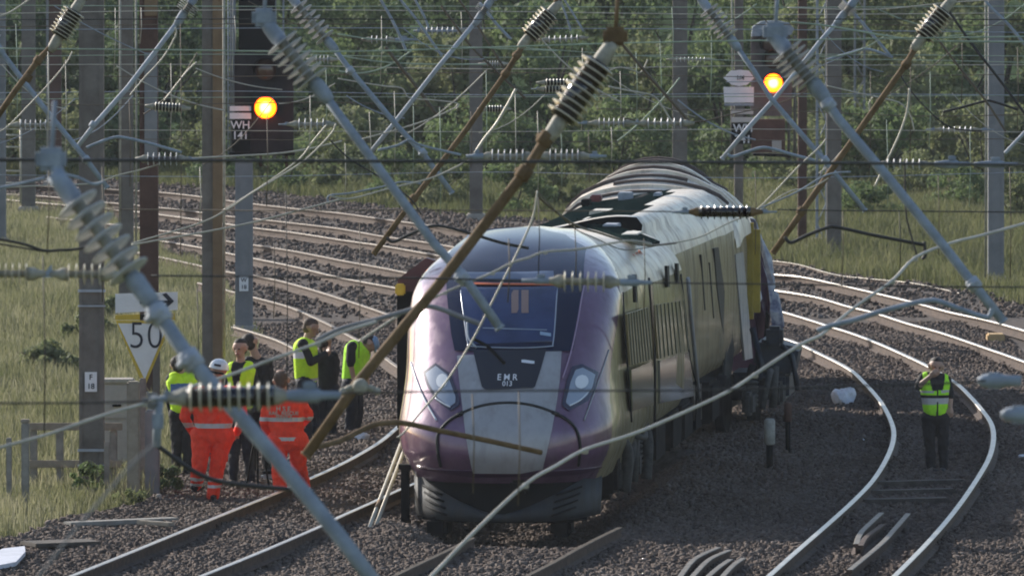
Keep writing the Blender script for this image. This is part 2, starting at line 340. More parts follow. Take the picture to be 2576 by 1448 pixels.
# grass
def blades(name, poly_px, n, h0, h1, wd, label, m=None, ymax=None, lean=0.6, clump=0.0, ramp=0.5):
    poly = [(ground(*p).x, ground(*p).y) for p in poly_px]
    px = [p[0] for p in poly]; py = [p[1] for p in poly]
    x = RNG.uniform(min(px), max(px), n * 3); y = RNG.uniform(min(py), max(py), n * 3)
    if clump:
        keep = (np.sin(x * 2.1 + np.sin(y * 0.5) * 2) + np.sin(y * 0.8 + x * 1.1) + RNG.normal(0, 0.9, len(x))) > clump - 1
        x, y = x[keep], y[keep]
    k = in_poly(x, y, poly); x, y = x[k][:n], y[k][:n]; n = len(x)
    h = RNG.uniform(h0, h1, n) * (0.75 + 0.35 * np.sin(x * 1.7 + y * 0.33) * np.sin(y * 0.61)); a = RNG.uniform(0, 6.28, n)
    dx, dy = np.cos(a), np.sin(a); l = RNG.uniform(0.05, lean, n) * h; la = RNG.uniform(0, 6.28, n); lx, ly = np.cos(la) * l, np.sin(la) * l
    ww = wd * RNG.uniform(0.5, 1.3, n)
    P = np.zeros((n, 5, 3))
    P[:, 0] = np.stack([x - dx * ww, y - dy * ww, np.full(n, -0.03)], 1); P[:, 1] = np.stack([x + dx * ww, y + dy * ww, np.full(n, -0.03)], 1)
    P[:, 2] = np.stack([x + dx * ww * 0.8 + lx * 0.35, y + dy * ww * 0.8 + ly * 0.35, h * 0.6], 1)
    P[:, 3] = np.stack([x - dx * ww * 0.8 + lx * 0.35, y - dy * ww * 0.8 + ly * 0.35, h * 0.6], 1)
    P[:, 4] = np.stack([x + lx, y + ly, h], 1)
    f = np.array([[0, 1, 2], [0, 2, 3], [3, 2, 4]])
    Fc = (f[None] + (np.arange(n) * 5)[:, None, None]).ravel()
    r = np.repeat(np.clip(RNG.normal(ramp, 0.2, n), 0, 1), 5)
    return tag(np_mesh(name, P.reshape(-1, 3), Fc, 3, m or M['grass'], r), label, 'grass', kind='stuff')
blades('tall_grass', [(-900, 470), (230, 520), (420, 640), (560, 700), (590, 760), (610, 860), (570, 1000), (480, 1185), (360, 1275), (180, 1312), (60, 1350), (-150, 1380), (-900, 1300)],
       200000, 0.08, 0.40, 0.008, 'tall yellow green grass growing on the left trackside around the masts', ramp=0.74)
blades('meadow_grass', [(1870, 440), (1900, 640), (1960, 662), (2100, 692), (2300, 716), (2650, 785), (3300, 900), (3300, 440)],
       150000, 0.10, 0.52, 0.010, 'tall green grass growing on the right bank behind the curved rails', M['green_grass'], ramp=0.56)
blades('verge_grass', [(-900, 405), (-900, 425), (-150, 440), (300, 462), (700, 490), (1200, 548), (1560, 572), (1900, 560), (1900, 425), (400, 420)],
       60000, 0.10, 0.42, 0.012, 'rough green grass along the far side of the left tracks', M['green_grass'], ramp=0.40)
blades('trackside_weeds', [(330, 1240), (600, 1000), (660, 860), (640, 830), (560, 960), (440, 1200)], 1500, 0.1, 0.4, 0.01,
       'thin weeds growing on the ballast edge beside the masts', ramp=0.5)

# far bank and bushes
mb = MB(); NX = 30
rows = [(262, -0.1), (270, 1.0), (285, 4.0), (300, 6.5), (330, 9.0), (420, 10)]
mb.add([(-60 + 120 * i / NX, y, z + 0.4 * math.sin(i * 1.7 + y)) for y, z in rows for i in range(NX + 1)],
       [(j * (NX + 1) + i, j * (NX + 1) + i + 1, (j + 1) * (NX + 1) + i + 1, (j + 1) * (NX + 1) + i) for j in range(len(rows) - 1) for i in range(NX)])
tag(mb.build('hill', mat('bank scrub', (0.06, 0.085, 0.042), 1.0, var=0.5, scale=0.8, spec=0.0)), kind='structure')
def bush(name, x, y, h, r, mi, n, label, group, cat='shrub', ls=0.1):
    root = thing(name, (x, y, 0), label, cat, group)
    t = MB()
    nb = 5; tips = []
    for k in range(nb):
        a = 6.28 * k / nb + random.random(); rr = r * random.uniform(0.3, 0.75); hh = h * random.uniform(0.5, 0.85)
        tip = Vector((x + math.cos(a) * rr, y + math.sin(a) * rr, hh)); tips.append(tip)
        mid = Vector((x, y, 0)).lerp(tip, 0.5) + Vector((0, 0, 0.15 * h))
        t.tube([Vector((x, y, -0.05)), mid, tip], [0.05 * h / 3, 0.03 * h / 3, 0.01], 6)
    t.build('trunk', M['bark'], root)
    # leaf clumps
    nc = int(16 + h * 4); C = []; R = []
    for k in range(nc):
        a = random.uniform(0, 6.28); q = random.random() ** 0.6; zz = random.uniform(0.10, 0.95) * h
        prof = math.sin(min(1, 0.22 + zz / h) * math.pi * 0.80)
        C.append((math.cos(a) * r * q * prof, math.sin(a) * r * q * prof, zz)); R.append(random.uniform(0.16, 0.34) * r)
    C = np.array(C); R = np.array(R)
    ci = RNG.integers(0, nc, n); d = RNG.normal(0, 1, (n, 3)); d /= np.linalg.norm(d, axis=1)[:, None]
    P0 = C[ci] + d * (R[ci] * RNG.uniform(0.35, 1.05, n) ** 0.6)[:, None] * np.array([1, 1, 0.8])
    P0[:, 2] = np.maximum(P0[:, 2], 0.03)
    u = RNG.normal(0, 1, (n, 3)); u -= d * np.sum(u * d, 1)[:, None] * 0.6; u /= np.linalg.norm(u, axis=1)[:, None]
    v = np.cross(d + RNG.normal(0, 0.5, (n, 3)), u); v /= np.linalg.norm(v, axis=1)[:, None]
    s = ls * RNG.uniform(0.6, 1.4, n)[:, None]
    Q = np.stack([P0 - u * s, P0 + v * s * 0.55, P0 + u * s, P0 - v * s * 0.55], 1).reshape(-1, 3)
    Fc = np.arange(n * 4)
    rnd = np.repeat(np.clip((RNG.normal(0.5, 0.16, nc))[ci] + RNG.normal(0, 0.14, n), 0, 1), 4)
    np_mesh('crown', Q, Fc, 4, M['leaf'][mi], rnd, root)
    return root
where = ['behind the far left masts', 'behind the left signal', 'between the left signal and the middle mast', 'behind the middle mast', 'above the train roof', 'behind the right signal', 'behind the lattice post', 'at the right edge behind the last mast']
ORD = ['leftmost', 'second', 'third', 'fourth', 'fifth', 'sixth', 'seventh', 'eighth', 'ninth', 'tenth', 'eleventh', 'twelfth', 'thirteenth', 'fourteenth', 'fifteenth', 'sixteenth', 'seventeenth', 'eighteenth', 'nineteenth', 'twentieth']
kinds = ['dense dark green', 'mid green leafy', 'pale olive']
k = 0
for row, (d0, hh, rr, cnt) in enumerate([(238, 1.7, 1.7, 20), (246, 3.4, 2.1, 20), (257, 5.8, 2.7, 17)]):
    for i in range(cnt):
        x = -21.0 + 42.0 * (i + 0.5 + random.uniform(-0.35, 0.35)) / cnt
        y = d0 + random.uniform(-3, 3) - (6 if x > 6 else 0); h = hh * random.uniform(0.75, 1.3); mi = random.choice([0, 1, 2, 1, 2] if row == 0 else [0, 0, 1, 1, 2])
        zone = where[min(7, max(0, int((x + 14) / 28 * 8)))]
        size = ['low', 'tall', 'towering'][row]
        bush('bush' if row < 2 else 'tree', x, y, h, rr * random.uniform(0.8, 1.2), mi, [4200, 6500, 8500][row],
             f'{ORD[i]} {"bush" if row < 2 else "tree"} from the left in the {["front", "middle", "back"][row]} row of the far bank, {kinds[mi]}', 'bushes and trees on the far bank', 'bush' if row < 2 else 'tree', 0.088 if row else 0.075)
        k += 1

for i, (px, py, h, r, mi, lab) in enumerate([(215, 855, 0.38, 0.6, 2, 'low pale olive shrub in the left grass beside the nearest left mast'), (262, 800, 0.32, 0.5, 2, 'small olive shrub in the left grass just left of the arrow board'), (120, 930, 0.4, 0.6, 2, 'small olive shrub in the left grass near the fence'),
        (2030, 520, 0.9, 0.8, 2, 'small olive shrub on the right bank beside the lattice post'), (2190, 560, 0.8, 0.9, 1, 'small green shrub on the right bank under the dark bent steady arm'), (2300, 500, 1.1, 0.9, 2, 'pale shrub on the right bank behind the thick grey arm'), (2420, 530, 1.0, 0.9, 1, 'green shrub on the right bank left of the last mast'), (2560, 560, 1.1, 0.9, 2, 'olive shrub on the right bank at the picture edge'),
        (1960, 470, 1.3, 1.1, 1, 'green shrub on the bank just right of the train roof dome'), (2120, 450, 1.2, 1.1, 0, 'dark shrub on the bank behind the brown grey mast'), (2460, 450, 1.4, 1.2, 2, 'pale tall shrub on the bank behind the last mast'), (720, 478, 1.2, 1.1, 1, 'green shrub on the verge right of the left signal'), (880, 486, 1.1, 1.0, 2, 'olive shrub on the verge under the upper middle arms'), (1010, 505, 1.2, 1.0, 1, 'green shrub on the verge where the thin grey arm ends'), (1110, 520, 1.0, 0.9, 2, 'olive shrub on the verge left of the far mast'), (1290, 535, 1.1, 0.9, 1, 'green shrub on the verge between the far mast and the train'), (560, 465, 1.2, 1.0, 0, 'dark shrub on the verge left of the left signal post'), (1400, 520, 1.0, 0.8, 2, 'olive shrub on the verge just left of the train roof')]):
    g = ground(px, py); bush('shrub', g.x, g.y, h, r, mi, 2600, lab, 'small shrubs in the grass', 'shrub', 0.05)
# ------------------------------------------------------------------ rails
PROF = [(-0.07, 0), (0.07, 0), (0.07, 0.012), (0.012, 0.035), (0.010, 0.105), (0.034, 0.118), (0.036, 0.148), (0.030, 0.156), (-0.030, 0.156), (-0.036, 0.148), (-0.034, 0.118), (-0.010, 0.105), (-0.012, 0.035), (-0.07, 0.012)]
def rail(pts, label, top='rail_top', name='rail', group='running rails', z0=0.05, n=6, cat='rail', hs=1.0):
    P = smooth_path([ground(px, py, z0 + 0.15 * hs) for px, py in pts], n); mb = MB(); np_ = len(PROF); vs = []; fs = []
    for i, p in enumerate(P):
        d = (P[min(i + 1, len(P) - 1)] - P[max(i - 1, 0)]); d.z = 0; d.normalize(); s = Vector((d.y, -d.x, 0))
        for (a_, b_) in PROF: vs.append(Vector((p.x, p.y, z0)) + s * a_ * hs + Vector((0, 0, b_ * hs)))
    for i in range(len(P) - 1):
        for k in range(np_): fs.append((i * np_ + k, i * np_ + (k + 1) % np_, (i + 1) * np_ + (k + 1) % np_, (i + 1) * np_ + k))
    mb.add(vs, fs, 0, False); mb.m = [1 if (j % np_) in (6, 7, 8) else 0 for j in range(len(fs))]
    mb.add(vs[:np_], [tuple(range(np_))], 0, False); mb.add(vs[-np_:], [tuple(range(np_))], 0, False)
    return tag(mb.build(name, [M['rail_side'], M[top]]), label, cat, group)
rail([(1800, 815), (1880, 828), (1944, 843), (2000, 860), (2050, 883), (2134, 926), (2177, 965), (2217, 1012), (2244, 1066), (2247, 1106), (2230, 1153), (2197, 1206), (2150, 1256), (2084, 1316), (2000, 1389), (1934, 1448), (1840, 1530)],
     'shining inner rail of the sharp curve, between the train and the lone officer')
rail([(1850, 755), (1900, 766), (1974, 785), (2034, 803), (2087, 820), (2150, 840), (2217, 866), (2284, 896), (2334, 920), (2397, 958), (2424, 979), (2467, 1026), (2494, 1066), (2499, 1106), (2487, 1153), (2450, 1216), (2400, 1286), (2334, 1363), (2250, 1448), (2140, 1555)],
     'shining outer rail of the sharp right-hand curve, passing behind the officer on the track')
rail([(1850, 718), (1950, 730), (2050, 746), (2134, 770), (2200, 786), (2284, 813), (2367, 836), (2467, 870), (2575, 908), (2720, 965)],
     'thinner rail of the outer right track, next to the wooden block')
rail([(1850, 683), (1947, 690), (2017, 696), (2100, 713), (2217, 740), (2300, 760), (2384, 783), (2484, 805), (2575, 830), (2720, 872)],
     'outermost right rail nearest to the grassy bank')
rail([(1900, 652), (2000, 663), (2100, 690), (2180, 700), (2300, 712), (2420, 738)], 'thin pale cable trough edge along the foot of the right grass bank', 'wire_pale', 'cable_duct', None, 0.02, 6, 'cable duct', 0.5)
LR = [([(-800, 430), (-400, 446), (-60, 462), (150, 470), (410, 484), (567, 503), (643, 513), (750, 525), (859, 536), (959, 550), (1092, 568), (1170, 583), (1260, 600)], 'farthest left rail just below the bushes'),
      ([(-800, 446), (-400, 466), (-60, 484), (120, 494), (257, 508), (293, 511), (417, 523), (500, 533), (573, 543), (643, 550), (750, 562), (857, 575), (959, 593), (1092, 612), (1200, 632)], 'second farthest left rail with a bright head'),
      ([(-800, 452), (-400, 474), (-60, 496), (257, 524), (417, 541), (573, 563), (643, 573), (750, 586), (859, 603), (959, 617), (1052, 633), (1150, 650)], 'dull left rail in the third row from the bushes'),
      ([(120, 545), (257, 561), (343, 571), (417, 581), (507, 593), (573, 606), (643, 616), (750, 633), (857, 654), (1002, 681), (1120, 708)], 'bright left rail in the fourth row from the bushes, meeting the train nose'),
      ([(400, 604), (500, 621), (573, 636), (643, 650), (750, 672), (858, 698), (999, 724), (1100, 745)], 'dull left rail between the two brightest left rails'),
      ([(300, 625), (403, 646), (483, 663), (573, 683), (643, 693), (733, 713), (857, 750), (976, 790), (1080, 830)], 'brightest left rail curving down towards the cab side'),
      ([(500, 711), (573, 730), (643, 748), (733, 773), (817, 810), (847, 826), (936, 876), (992, 916), (1060, 960)], 'left rail passing directly behind the two officers in yellow vests')]
for i, (p, l) in enumerate(LR): rail(p, l, 'rail_old' if i in (2, 4) else 'rail_mid')
rail([(590, 822), (640, 836), (700, 856), (745, 878)], 'short loose rail piece behind the dark-jacketed officers', 'rail_old', group='loose rail pieces')
rail([(1060, 1010), (1030, 1045), (1002, 1072), (960, 1108), (900, 1145), (840, 1176), (773, 1206), (687, 1243), (560, 1294), (433, 1346), (300, 1400), (180, 1448), (40, 1505)],
     'front left rail running under the boots of the orange-suited workers')
rail([(1100, 1192), (1002, 1233), (930, 1266), (858, 1298), (800, 1326), (650, 1390), (507, 1448), (380, 1500)], 'front rail between the orange workers and the train nose')
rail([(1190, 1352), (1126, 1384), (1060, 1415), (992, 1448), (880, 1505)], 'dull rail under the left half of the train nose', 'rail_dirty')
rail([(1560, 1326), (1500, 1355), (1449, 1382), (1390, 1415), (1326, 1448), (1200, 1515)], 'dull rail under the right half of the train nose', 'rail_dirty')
for p, l in [([(1700, 1470), (1717, 1440), (1750, 1403), (1807, 1376)], 'bent rail offcut at the bottom right, leftmost of the four lying together'),
             ([(1725, 1470), (1744, 1446), (1784, 1406), (1834, 1383)], 'bent rail offcut at the bottom right, second from the left of four'),
             ([(1765, 1468), (1784, 1446), (1810, 1424), (1837, 1406)], 'short bent rail offcut at the bottom right, third from the left of four'),
             ([(1800, 1470), (1820, 1446), (1845, 1420), (1870, 1403)], 'bent rail offcut at the bottom right, rightmost of the four lying together'),
             ([(2154, 1368), (2162, 1345), (2174, 1329), (2217, 1289)], 'hooked rail offcut lying between the two shining curve rails'),
             ([(2165, 1372), (2180, 1348), (2222, 1318)], 'dark half-buried rail offcut between the hooked and the straight offcut'),
             ([(2137, 1433), (2217, 1366), (2250, 1330), (2284, 1291)], 'long straight rail offcut lying between the two shining curve rails')]:
    rail(p, l, 'rail_old' if 'dark' not in l else 'rail_side', 'rail_offcut', 'rail offcuts left in the ballast', 0.03, 5, 'rail offcut')
for i, (p0, p1) in enumerate([((2195, 1214), (2420, 1208)), ((2180, 1236), (2400, 1231)), ((2165, 1258), (2385, 1254))]):
    a_, b_ = ground(*p0, 0.09), ground(*p1, 0.09); mb = MB()
    mb.box((a_ + b_) / 2 - Vector((0, 0, 0.07)), ((b_ - a_).length, 0.25, 0.18), 0, Matrix.Rotation(math.atan2((b_ - a_).y, (b_ - a_).x), 3, 'Z'), 0.02)
    tag(mb.build('sleeper', M['sleeper']), ['brown sleeper just below the officer on the track, farthest of three', 'brown sleeper below the officer on the track, middle of three', 'brown sleeper below the officer on the track, nearest of three'][i], 'sleeper', 'sleepers showing in the ballast')

# ------------------------------------------------------------------ train
D0, PSI = 119.0, math.radians(5.6)
TR = Matrix.Translation((-0.19, D0, 0.0)) @ Matrix.Rotation(-PSI, 4, 'Z')      # local: x right, y back along the train, z up
TRI = TR.inverted()
train = thing('train_carriage', (-0.19, D0, 0), 'derailed purple nosed passenger train leading carriage with streamlined cab and pale shining roof', 'train')
train.rotation_euler = (0, 0, -PSI)
def tl(mbx, name, mats, parent=train):            # verts are in train-local coordinates
    return mbx.build(name, mats, parent, world=False)
WZ = [(0.60, 1.22), (0.8, 1.30), (1.0, 1.37), (1.25, 1.40), (1.6, 1.37), (2.0, 1.35), (2.5, 1.36), (2.8, 1.345), (3.0, 1.29), (3.1, 1.24), (3.2, 1.165), (3.37, 0.98), (3.5, 0.75), (3.58, 0.5), (3.63, 0.04)]
VZ = [(0.60, 0.30), (0.8, 0.10), (1.0, 0.0), (1.2, 0.02), (1.5, 0.18), (1.8, 0.38), (2.1, 0.62), (2.3, 0.80), (2.6, 1.10), (2.9, 1.48), (3.1, 1.85), (3.3, 2.35), (3.5, 3.1), (3.58, 3.8), (3.63, 4.8)]
def interp(T, z):
    xs_, ys_ = [t[0] for t in T], [t[1] for t in T]
    n = len(T); z = min(max(z, xs_[0]), xs_[-1])
    for i in range(n - 1):
        if z <= xs_[i + 1]:
            h = xs_[i + 1] - xs_[i]; t = (z - xs_[i]) / h
            def sl(j):
                if j == 0: return (ys_[1] - ys_[0]) / (xs_[1] - xs_[0])
                if j == n - 1: return (ys_[-1] - ys_[-2]) / (xs_[-1] - xs_[-2])
                a1 = (ys_[j] - ys_[j - 1]) / (xs_[j] - xs_[j - 1]); a2 = (ys_[j + 1] - ys_[j]) / (xs_[j + 1] - xs_[j])
                return 0 if a1 * a2 <= 0 else 2 * a1 * a2 / (a1 + a2)
            m0, m1 = sl(i) * h, sl(i + 1) * h
            return (2 * t**3 - 3 * t**2 + 1) * ys_[i] + (t**3 - 2 * t**2 + t) * m0 + (-2 * t**3 + 3 * t**2) * ys_[i + 1] + (t**3 - t**2) * m1
    return ys_[-1]
NEXP = 2.7
def DPZ(z): return 1.9 - 0.55 * min(1, max(0, (z - 1.8) / 1.2))
def surf(u, z):
    wv = interp(WZ, z); vc = interp(VZ, z); r = min(abs(u) / wv, 0.9995); dp = min(5 - vc, DPZ(z))
    return vc + dp * (1 - (1 - r ** NEXP) ** (1 / NEXP))
def px_uz(px, py, sf=surf):
    v = 1.0; u = 0; z = 1
    for it in range(60):
        d = D0 + v * math.cos(PSI) - u * math.sin(PSI); p = TRI @ at(px, py, d)
        u, z = p.x, p.z; v = 0.6 * v + 0.4 * sf(u, z)
    return u, z
# nose shell
mb = MB(); zl = np.concatenate([np.linspace(0.60, 3.0, 90), np.linspace(3.02, 3.5, 36), np.linspace(3.51, 3.628, 14)]); NT = 180
vs = []
for z in zl:
    wv = interp(WZ, z); vc = interp(VZ, z)
    for k in range(NT + 1):
        t = -math.pi / 2 + math.pi * min(max(k - 1, 0), NT - 2) / (NT - 2); cu, su = math.cos(t), math.sin(t)
        x_ = math.copysign(abs(su) ** (2 / NEXP), su); y_ = abs(cu) ** (2 / NEXP)
        vs.append((wv * x_, 5 if k in (0, NT) else vc + min(5 - vc, DPZ(z)) * (1 - y_), z))
mb.add(vs, [(j * (NT + 1) + i, j * (NT + 1) + i + 1, (j + 1) * (NT + 1) + i + 1, (j + 1) * (NT + 1) + i) for j in range(len(zl) - 1) for i in range(NT)])
mb.add([(0, 5, 0.6)] + vs[:NT + 1], [(0, i + 1, i + 2) for i in range(NT)], 0, False)
V0 = [(0.6, 1.15), (0.9, 1.05), (1.3, 1.15), (2.0, 1.55), (2.6, 2.15), (2.9, 2.6), (3.3, 3.7), (3.5, 4.5), (3.63, 5.3)]
def nmat(f):
    c = sum((mb.v[i] for i in f), Vector()) / len(f)
    return 0 if c.y < interp(V0, c.z) else (1 if c.z < 2.86 else 2)
mb.m = [nmat(f) for f in mb.f]
nose = tl(mb, 'cab_nose', [M['purple'], M['champagne'], M['roof']]); nose['label'] = 'purple streamlined cab nose'
def patch(poly_px, name, m, parent=nose, off=0.006, rows=26, cols=22, uz=None, sf=surf, px=True):
    pts = uz or [px_uz(*p, sf) for p in poly_px]
    P = []                                        # densify edges
    for i in range(len(pts)):
        a_, b_ = pts[i], pts[(i + 1) % len(pts)]
        for k in range(8): P.append((a_[0] + (b_[0] - a_[0]) * k / 8, a_[1] + (b_[1] - a_[1]) * k / 8))
    z0, z1 = min(p[1] for p in P), max(p[1] for p in P); mbx = MB(); vs = []
    for j in range(rows + 1):
        z = z0 + (z1 - z0) * (0.001 + 0.998 * j / rows); xsn = []
        for i in range(len(P)):
            (ax, az), (bx, bz) = P[i], P[(i + 1) % len(P)]
            if (az > z) != (bz > z): xsn.append(ax + (bx - ax) * (z - az) / (bz - az))
        l, r = min(xsn), max(xsn)
        for k in range(cols + 1):
            u = l + (r - l) * k / cols; e_ = 0.01
            du = (sf(u + e_, z) - sf(u - e_, z)) / (2 * e_); dz = (sf(u, z + e_) - sf(u, z - e_)) / (2 * e_)
            nrm = Vector((du, -1, dz)).normalized()
            vs.append(Vector((u, sf(u, z), z)) + nrm * off)
    mbx.add(vs, [(j * (cols + 1) + i, j * (cols + 1) + i + 1, (j + 1) * (cols + 1) + i + 1, (j + 1) * (cols + 1) + i) for j in range(rows) for i in range(cols)])
    return tl(mbx, name, m, parent)
def seam(pts_px, name, r, m, parent=nose, sf=surf, close=False, uz=None, off=0.016):
    P = uz or [px_uz(*p, sf) for p in pts_px]; Q = smooth_path([Vector((a_, 0, b_)) for a_, b_ in P], 6)
    return tl_tube([Vector((q.x, sf(q.x, q.z) - off, q.z)) for q in Q], r, name, m, parent)
def tl_tube(pts, r, name, m, parent=train, seg=8):
    mbx = MB(); mbx.tube(pts, r, seg); return tl(mbx, name, m, parent)
# paint and glazing laid on the shell
patch([(1150, 884), (1412, 884), (1408, 950), (1400, 1010), (1388, 1080), (1374, 1140), (1362, 1188), (1190, 1188), (1180, 1140), (1168, 1060), (1160, 990), (1153, 930)], 'silver_stripe', M['silver'], off=0.016)
patch([(1185, 586), (1260, 575), (1340, 573), (1420, 590), (1475, 625), (1468, 720), (1452, 820), (1440, 884), (1145, 884), (1136, 840), (1128, 770), (1124, 700), (1130, 640)], 'windscreen_surround', M['glass'], off=0.020, rows=40, cols=30)
ws = patch([(1160, 722), (1403, 722), (1398, 800), (1392, 868), (1180, 868), (1168, 800)], 'windscreen', M['glass_inner'], off=0.030)
patch([(1150, 686), (1392, 686), (1394, 712), (1152, 712)], 'destination_display', mat('destination display', (0.10, 0.13, 0.20), 0.25, coat=0.2), off=0.030, rows=6)
patch([(1192, 716), (1404, 718), (1404, 724), (1192, 722)], 'orange_trim', M['orange_trim'], off=0.036, rows=4)
for x0 in (1287, 1312): patch([(x0, 735), (x0 + 18, 735), (x0 + 18, 792), (x0, 792)], 'cab_seat', mat('tan seen through glass', (0.30, 0.19, 0.16), 0.4), ws, off=0.037, rows=6, cols=4)
patch([(1215, 828), (1375, 832), (1375, 835), (1215, 831)], 'dashboard', M['lamp_lens'], ws, off=0.037, rows=3)
patch([(1358, 838), (1385, 838), (1385, 850), (1358, 850)], 'dash_screen', mat('pale screen housing', (0.30, 0.40, 0.52), 0.3), ws, off=0.037, rows=3, cols=4)
seam([(1403, 724), (1398, 800), (1392, 862), (1382, 870), (1300, 874), (1190, 870), (1178, 862), (1170, 810), (1160, 730)], 'windscreen_rim', 0.009, M['lamp_lens'], ws, off=0.045)
seam([(1176, 810), (1180, 850), (1200, 873)], 'wiper_guard', 0.014, M['galv_pale'], ws, off=0.05)
seam([(1270, 912), (1230, 872), (1190, 850)], 'wiper_arm', 0.02, M['black'], off=0.05)
seam([(1470, 715), (1455, 800), (1438, 880), (1416, 950)], 'pinstripe', 0.010, mat('lilac line', (0.38, 0.25, 0.36), 0.4), off=0.03)
dp = patch([(1190, 880), (1374, 880), (1360, 930), (1345, 975), (1335, 982), (1222, 982), (1213, 975), (1202, 930)], 'dark_panel', M['dark_panel'], off=0.026)
patch([(1312, 908), (1344, 908), (1344, 918), (1312, 918)], 'marker_light', M['lamp_white'], dp, off=0.034, rows=3, cols=4)
# lettering on the dark panel
for txt, px, py, size, name in [('E M R', 1277, 948, 0.105, 'lettering'), ('013', 1277, 964, 0.085, 'lettering')]:
    me = text_mesh(txt, size, 0.003); u0, z0 = px_uz(px, py)
    for v in me.vertices:
        u, z = u0 + v.co.x, z0 + v.co.y; v.co = Vector((u, surf(u, z) - 0.045 - v.co.z, z))
    me.materials.append(M['white']); link(name, me, dp)
# headlights
for side, poly, lens, lc, bar in [(-1, [(1066, 936), (1098, 914), (1134, 940), (1156, 1000), (1158, 1020), (1134, 1034), (1098, 1008), (1076, 970)], [(1074, 940), (1099, 922), (1128, 945), (1148, 1000), (1147, 1015), (1133, 1024), (1104, 1002), (1083, 968)], (1115, 960), [(1096, 1000), (1115, 1013), (1133, 1022)]),
                             (1, [(1438, 922), (1462, 916), (1504, 936), (1494, 980), (1478, 1008), (1430, 1034), (1412, 1020), (1424, 960)], [(1445, 932), (1463, 926), (1494, 942), (1485, 978), (1470, 1000), (1430, 1023), (1421, 1013), (1433, 962)], (1459, 962), [(1480, 985), (1460, 1005), (1434, 1019)])]:
    hl = patch(poly, 'headlight', M['lamp_frame'], off=0.018, rows=20, cols=14)
    patch(lens, 'lens', M['lamp_lens'], hl, off=0.027, rows=20, cols=12)
    c0 = px_uz(*lc); patch(None, 'reflector', M['lamp_white'], hl, off=0.035, rows=12, cols=8, uz=[(c0[0] + 0.075 * math.cos(q), c0[1] + 0.085 * math.sin(q)) for q in np.linspace(0, 2 * math.pi, 20, endpoint=False)])
    seam(bar, 'light_bar', 0.010, M['lamp_white'], hl, off=0.035)
# nose hatch
seam([(1108, 1172), (1102, 1140), (1101, 1095), (1120, 1066), (1150, 1044), (1210, 1020), (1280, 1012), (1345, 1020), (1405, 1042), (1438, 1064), (1455, 1092), (1460, 1130), (1456, 1170)], 'hatch_seal', 0.020, M['seam'])
seam([(1150, 1044), (1166, 1036)], 'hatch_hinge', 0.028, M['seam']); seam([(1388, 1036), (1405, 1042)], 'hatch_hinge', 0.028, M['seam'])
seam([(1034, 910), (1050, 960), (1072, 1010), (1098, 1056)], 'nose_ridge', 0.012, M['lamp_white'])
seam([(1532, 880), (1512, 940), (1490, 1000), (1470, 1056)], 'nose_ridge', 0.010, M['silver'])
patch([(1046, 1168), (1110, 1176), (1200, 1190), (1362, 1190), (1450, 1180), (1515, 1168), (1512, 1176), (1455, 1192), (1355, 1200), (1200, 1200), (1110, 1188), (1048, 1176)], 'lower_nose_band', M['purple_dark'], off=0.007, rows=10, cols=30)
# dark coupler bay, skirt and snow plough
mb = MB(); mb.box((0, 1.75, 0.44), (1.7, 2.2, 0.56), 0, None, 0.03); tl(mb, 'coupler_bay', M['black'])
mb = MB(); mb.box((0.25, 0.42, 0.56), (0.22, 0.5, 0.18), 0, None, 0.04); tl(mb, 'coupler', M['under'])
mb = MB(); vs = []; NS = 40
for k in range(NS + 1):
    u = -1.20 + 2.40 * k / NS; r = abs(u) / 1.2; v = 0.22 + 1.05 * r ** 5 + 0.12 * r * r
    zt = 0.20 + 0.55 * r ** 1.35; zb = 0.15 - 0.03 * (1 - r * r)
    for (dv, z) in ((0, zb), (-0.02, zb + 0.1), (0.02, zt), (0.12, zt), (0.12, zb)): vs.append((u * (1 - 0.04 * (zt - z)), v + dv, z))
mb.add(vs, [(k * 5 + a_, (k + 1) * 5 + a_, (k + 1) * 5 + (a_ + 1) % 5, k * 5 + (a_ + 1) % 5) for k in range(NS) for a_ in range(5)])
skirt = tl(mb, 'skirt', M['skirt'])
def skv(u, z): r = min(1, abs(u) / 1.2); return 0.20 + 1.05 * r ** 5 + 0.12 * r * r
for s_ in (-1, 1):
    mb = MB()
    for k in range(4):
        zc = 0.50 - k * 0.085; u0 = s_ * (0.86 - 0.02 * k); P = [Vector((u0 + s_ * q * 0.14 , skv(u0 + s_ * q * 0.14, zc) - 0.012, zc + q * 0.045)) for q in (-1, -0.3, 0.3, 1)]
        mb.tube(P, 0.014, 6)
    tl(mb, 'grille', M['black'], skirt)
mb = MB(); vs = []
for k in range(NS + 1):
    u = -1.05 + 2.10 * k / NS; r = abs(u) / 1.2; v = 0.24 + 0.9 * r ** 4
    for z in (0.10, 0.68): vs.append((u, v + 0.16, z))
mb.add(vs, [(2 * k, 2 * k + 2, 2 * k + 3, 2 * k + 1) for k in range(NS)]); tl(mb, 'lower_cowl', M['black'])
mb = MB(); mb.box((-1.27, 1.1, 0.37), (0.10, 0.16, 0.8), 0, None, 0.02); mb.box((-1.27, 1.1, 0.75), (0.16, 0.2, 0.06)); tl(mb, 'lifeguard', M['under'])
mb = MB(); mb.box((-0.80, 0.75, 0.03), (0.26, 0.7, 0.26), 0, None, 0.05); tl(mb, 'rail_guard', M['under'])
mb = MB(); mb.box((0.75, 0.8, 0.02), (0.26, 0.5, 0.22), 0, None, 0.05); tl(mb, 'rail_guard', M['under'])
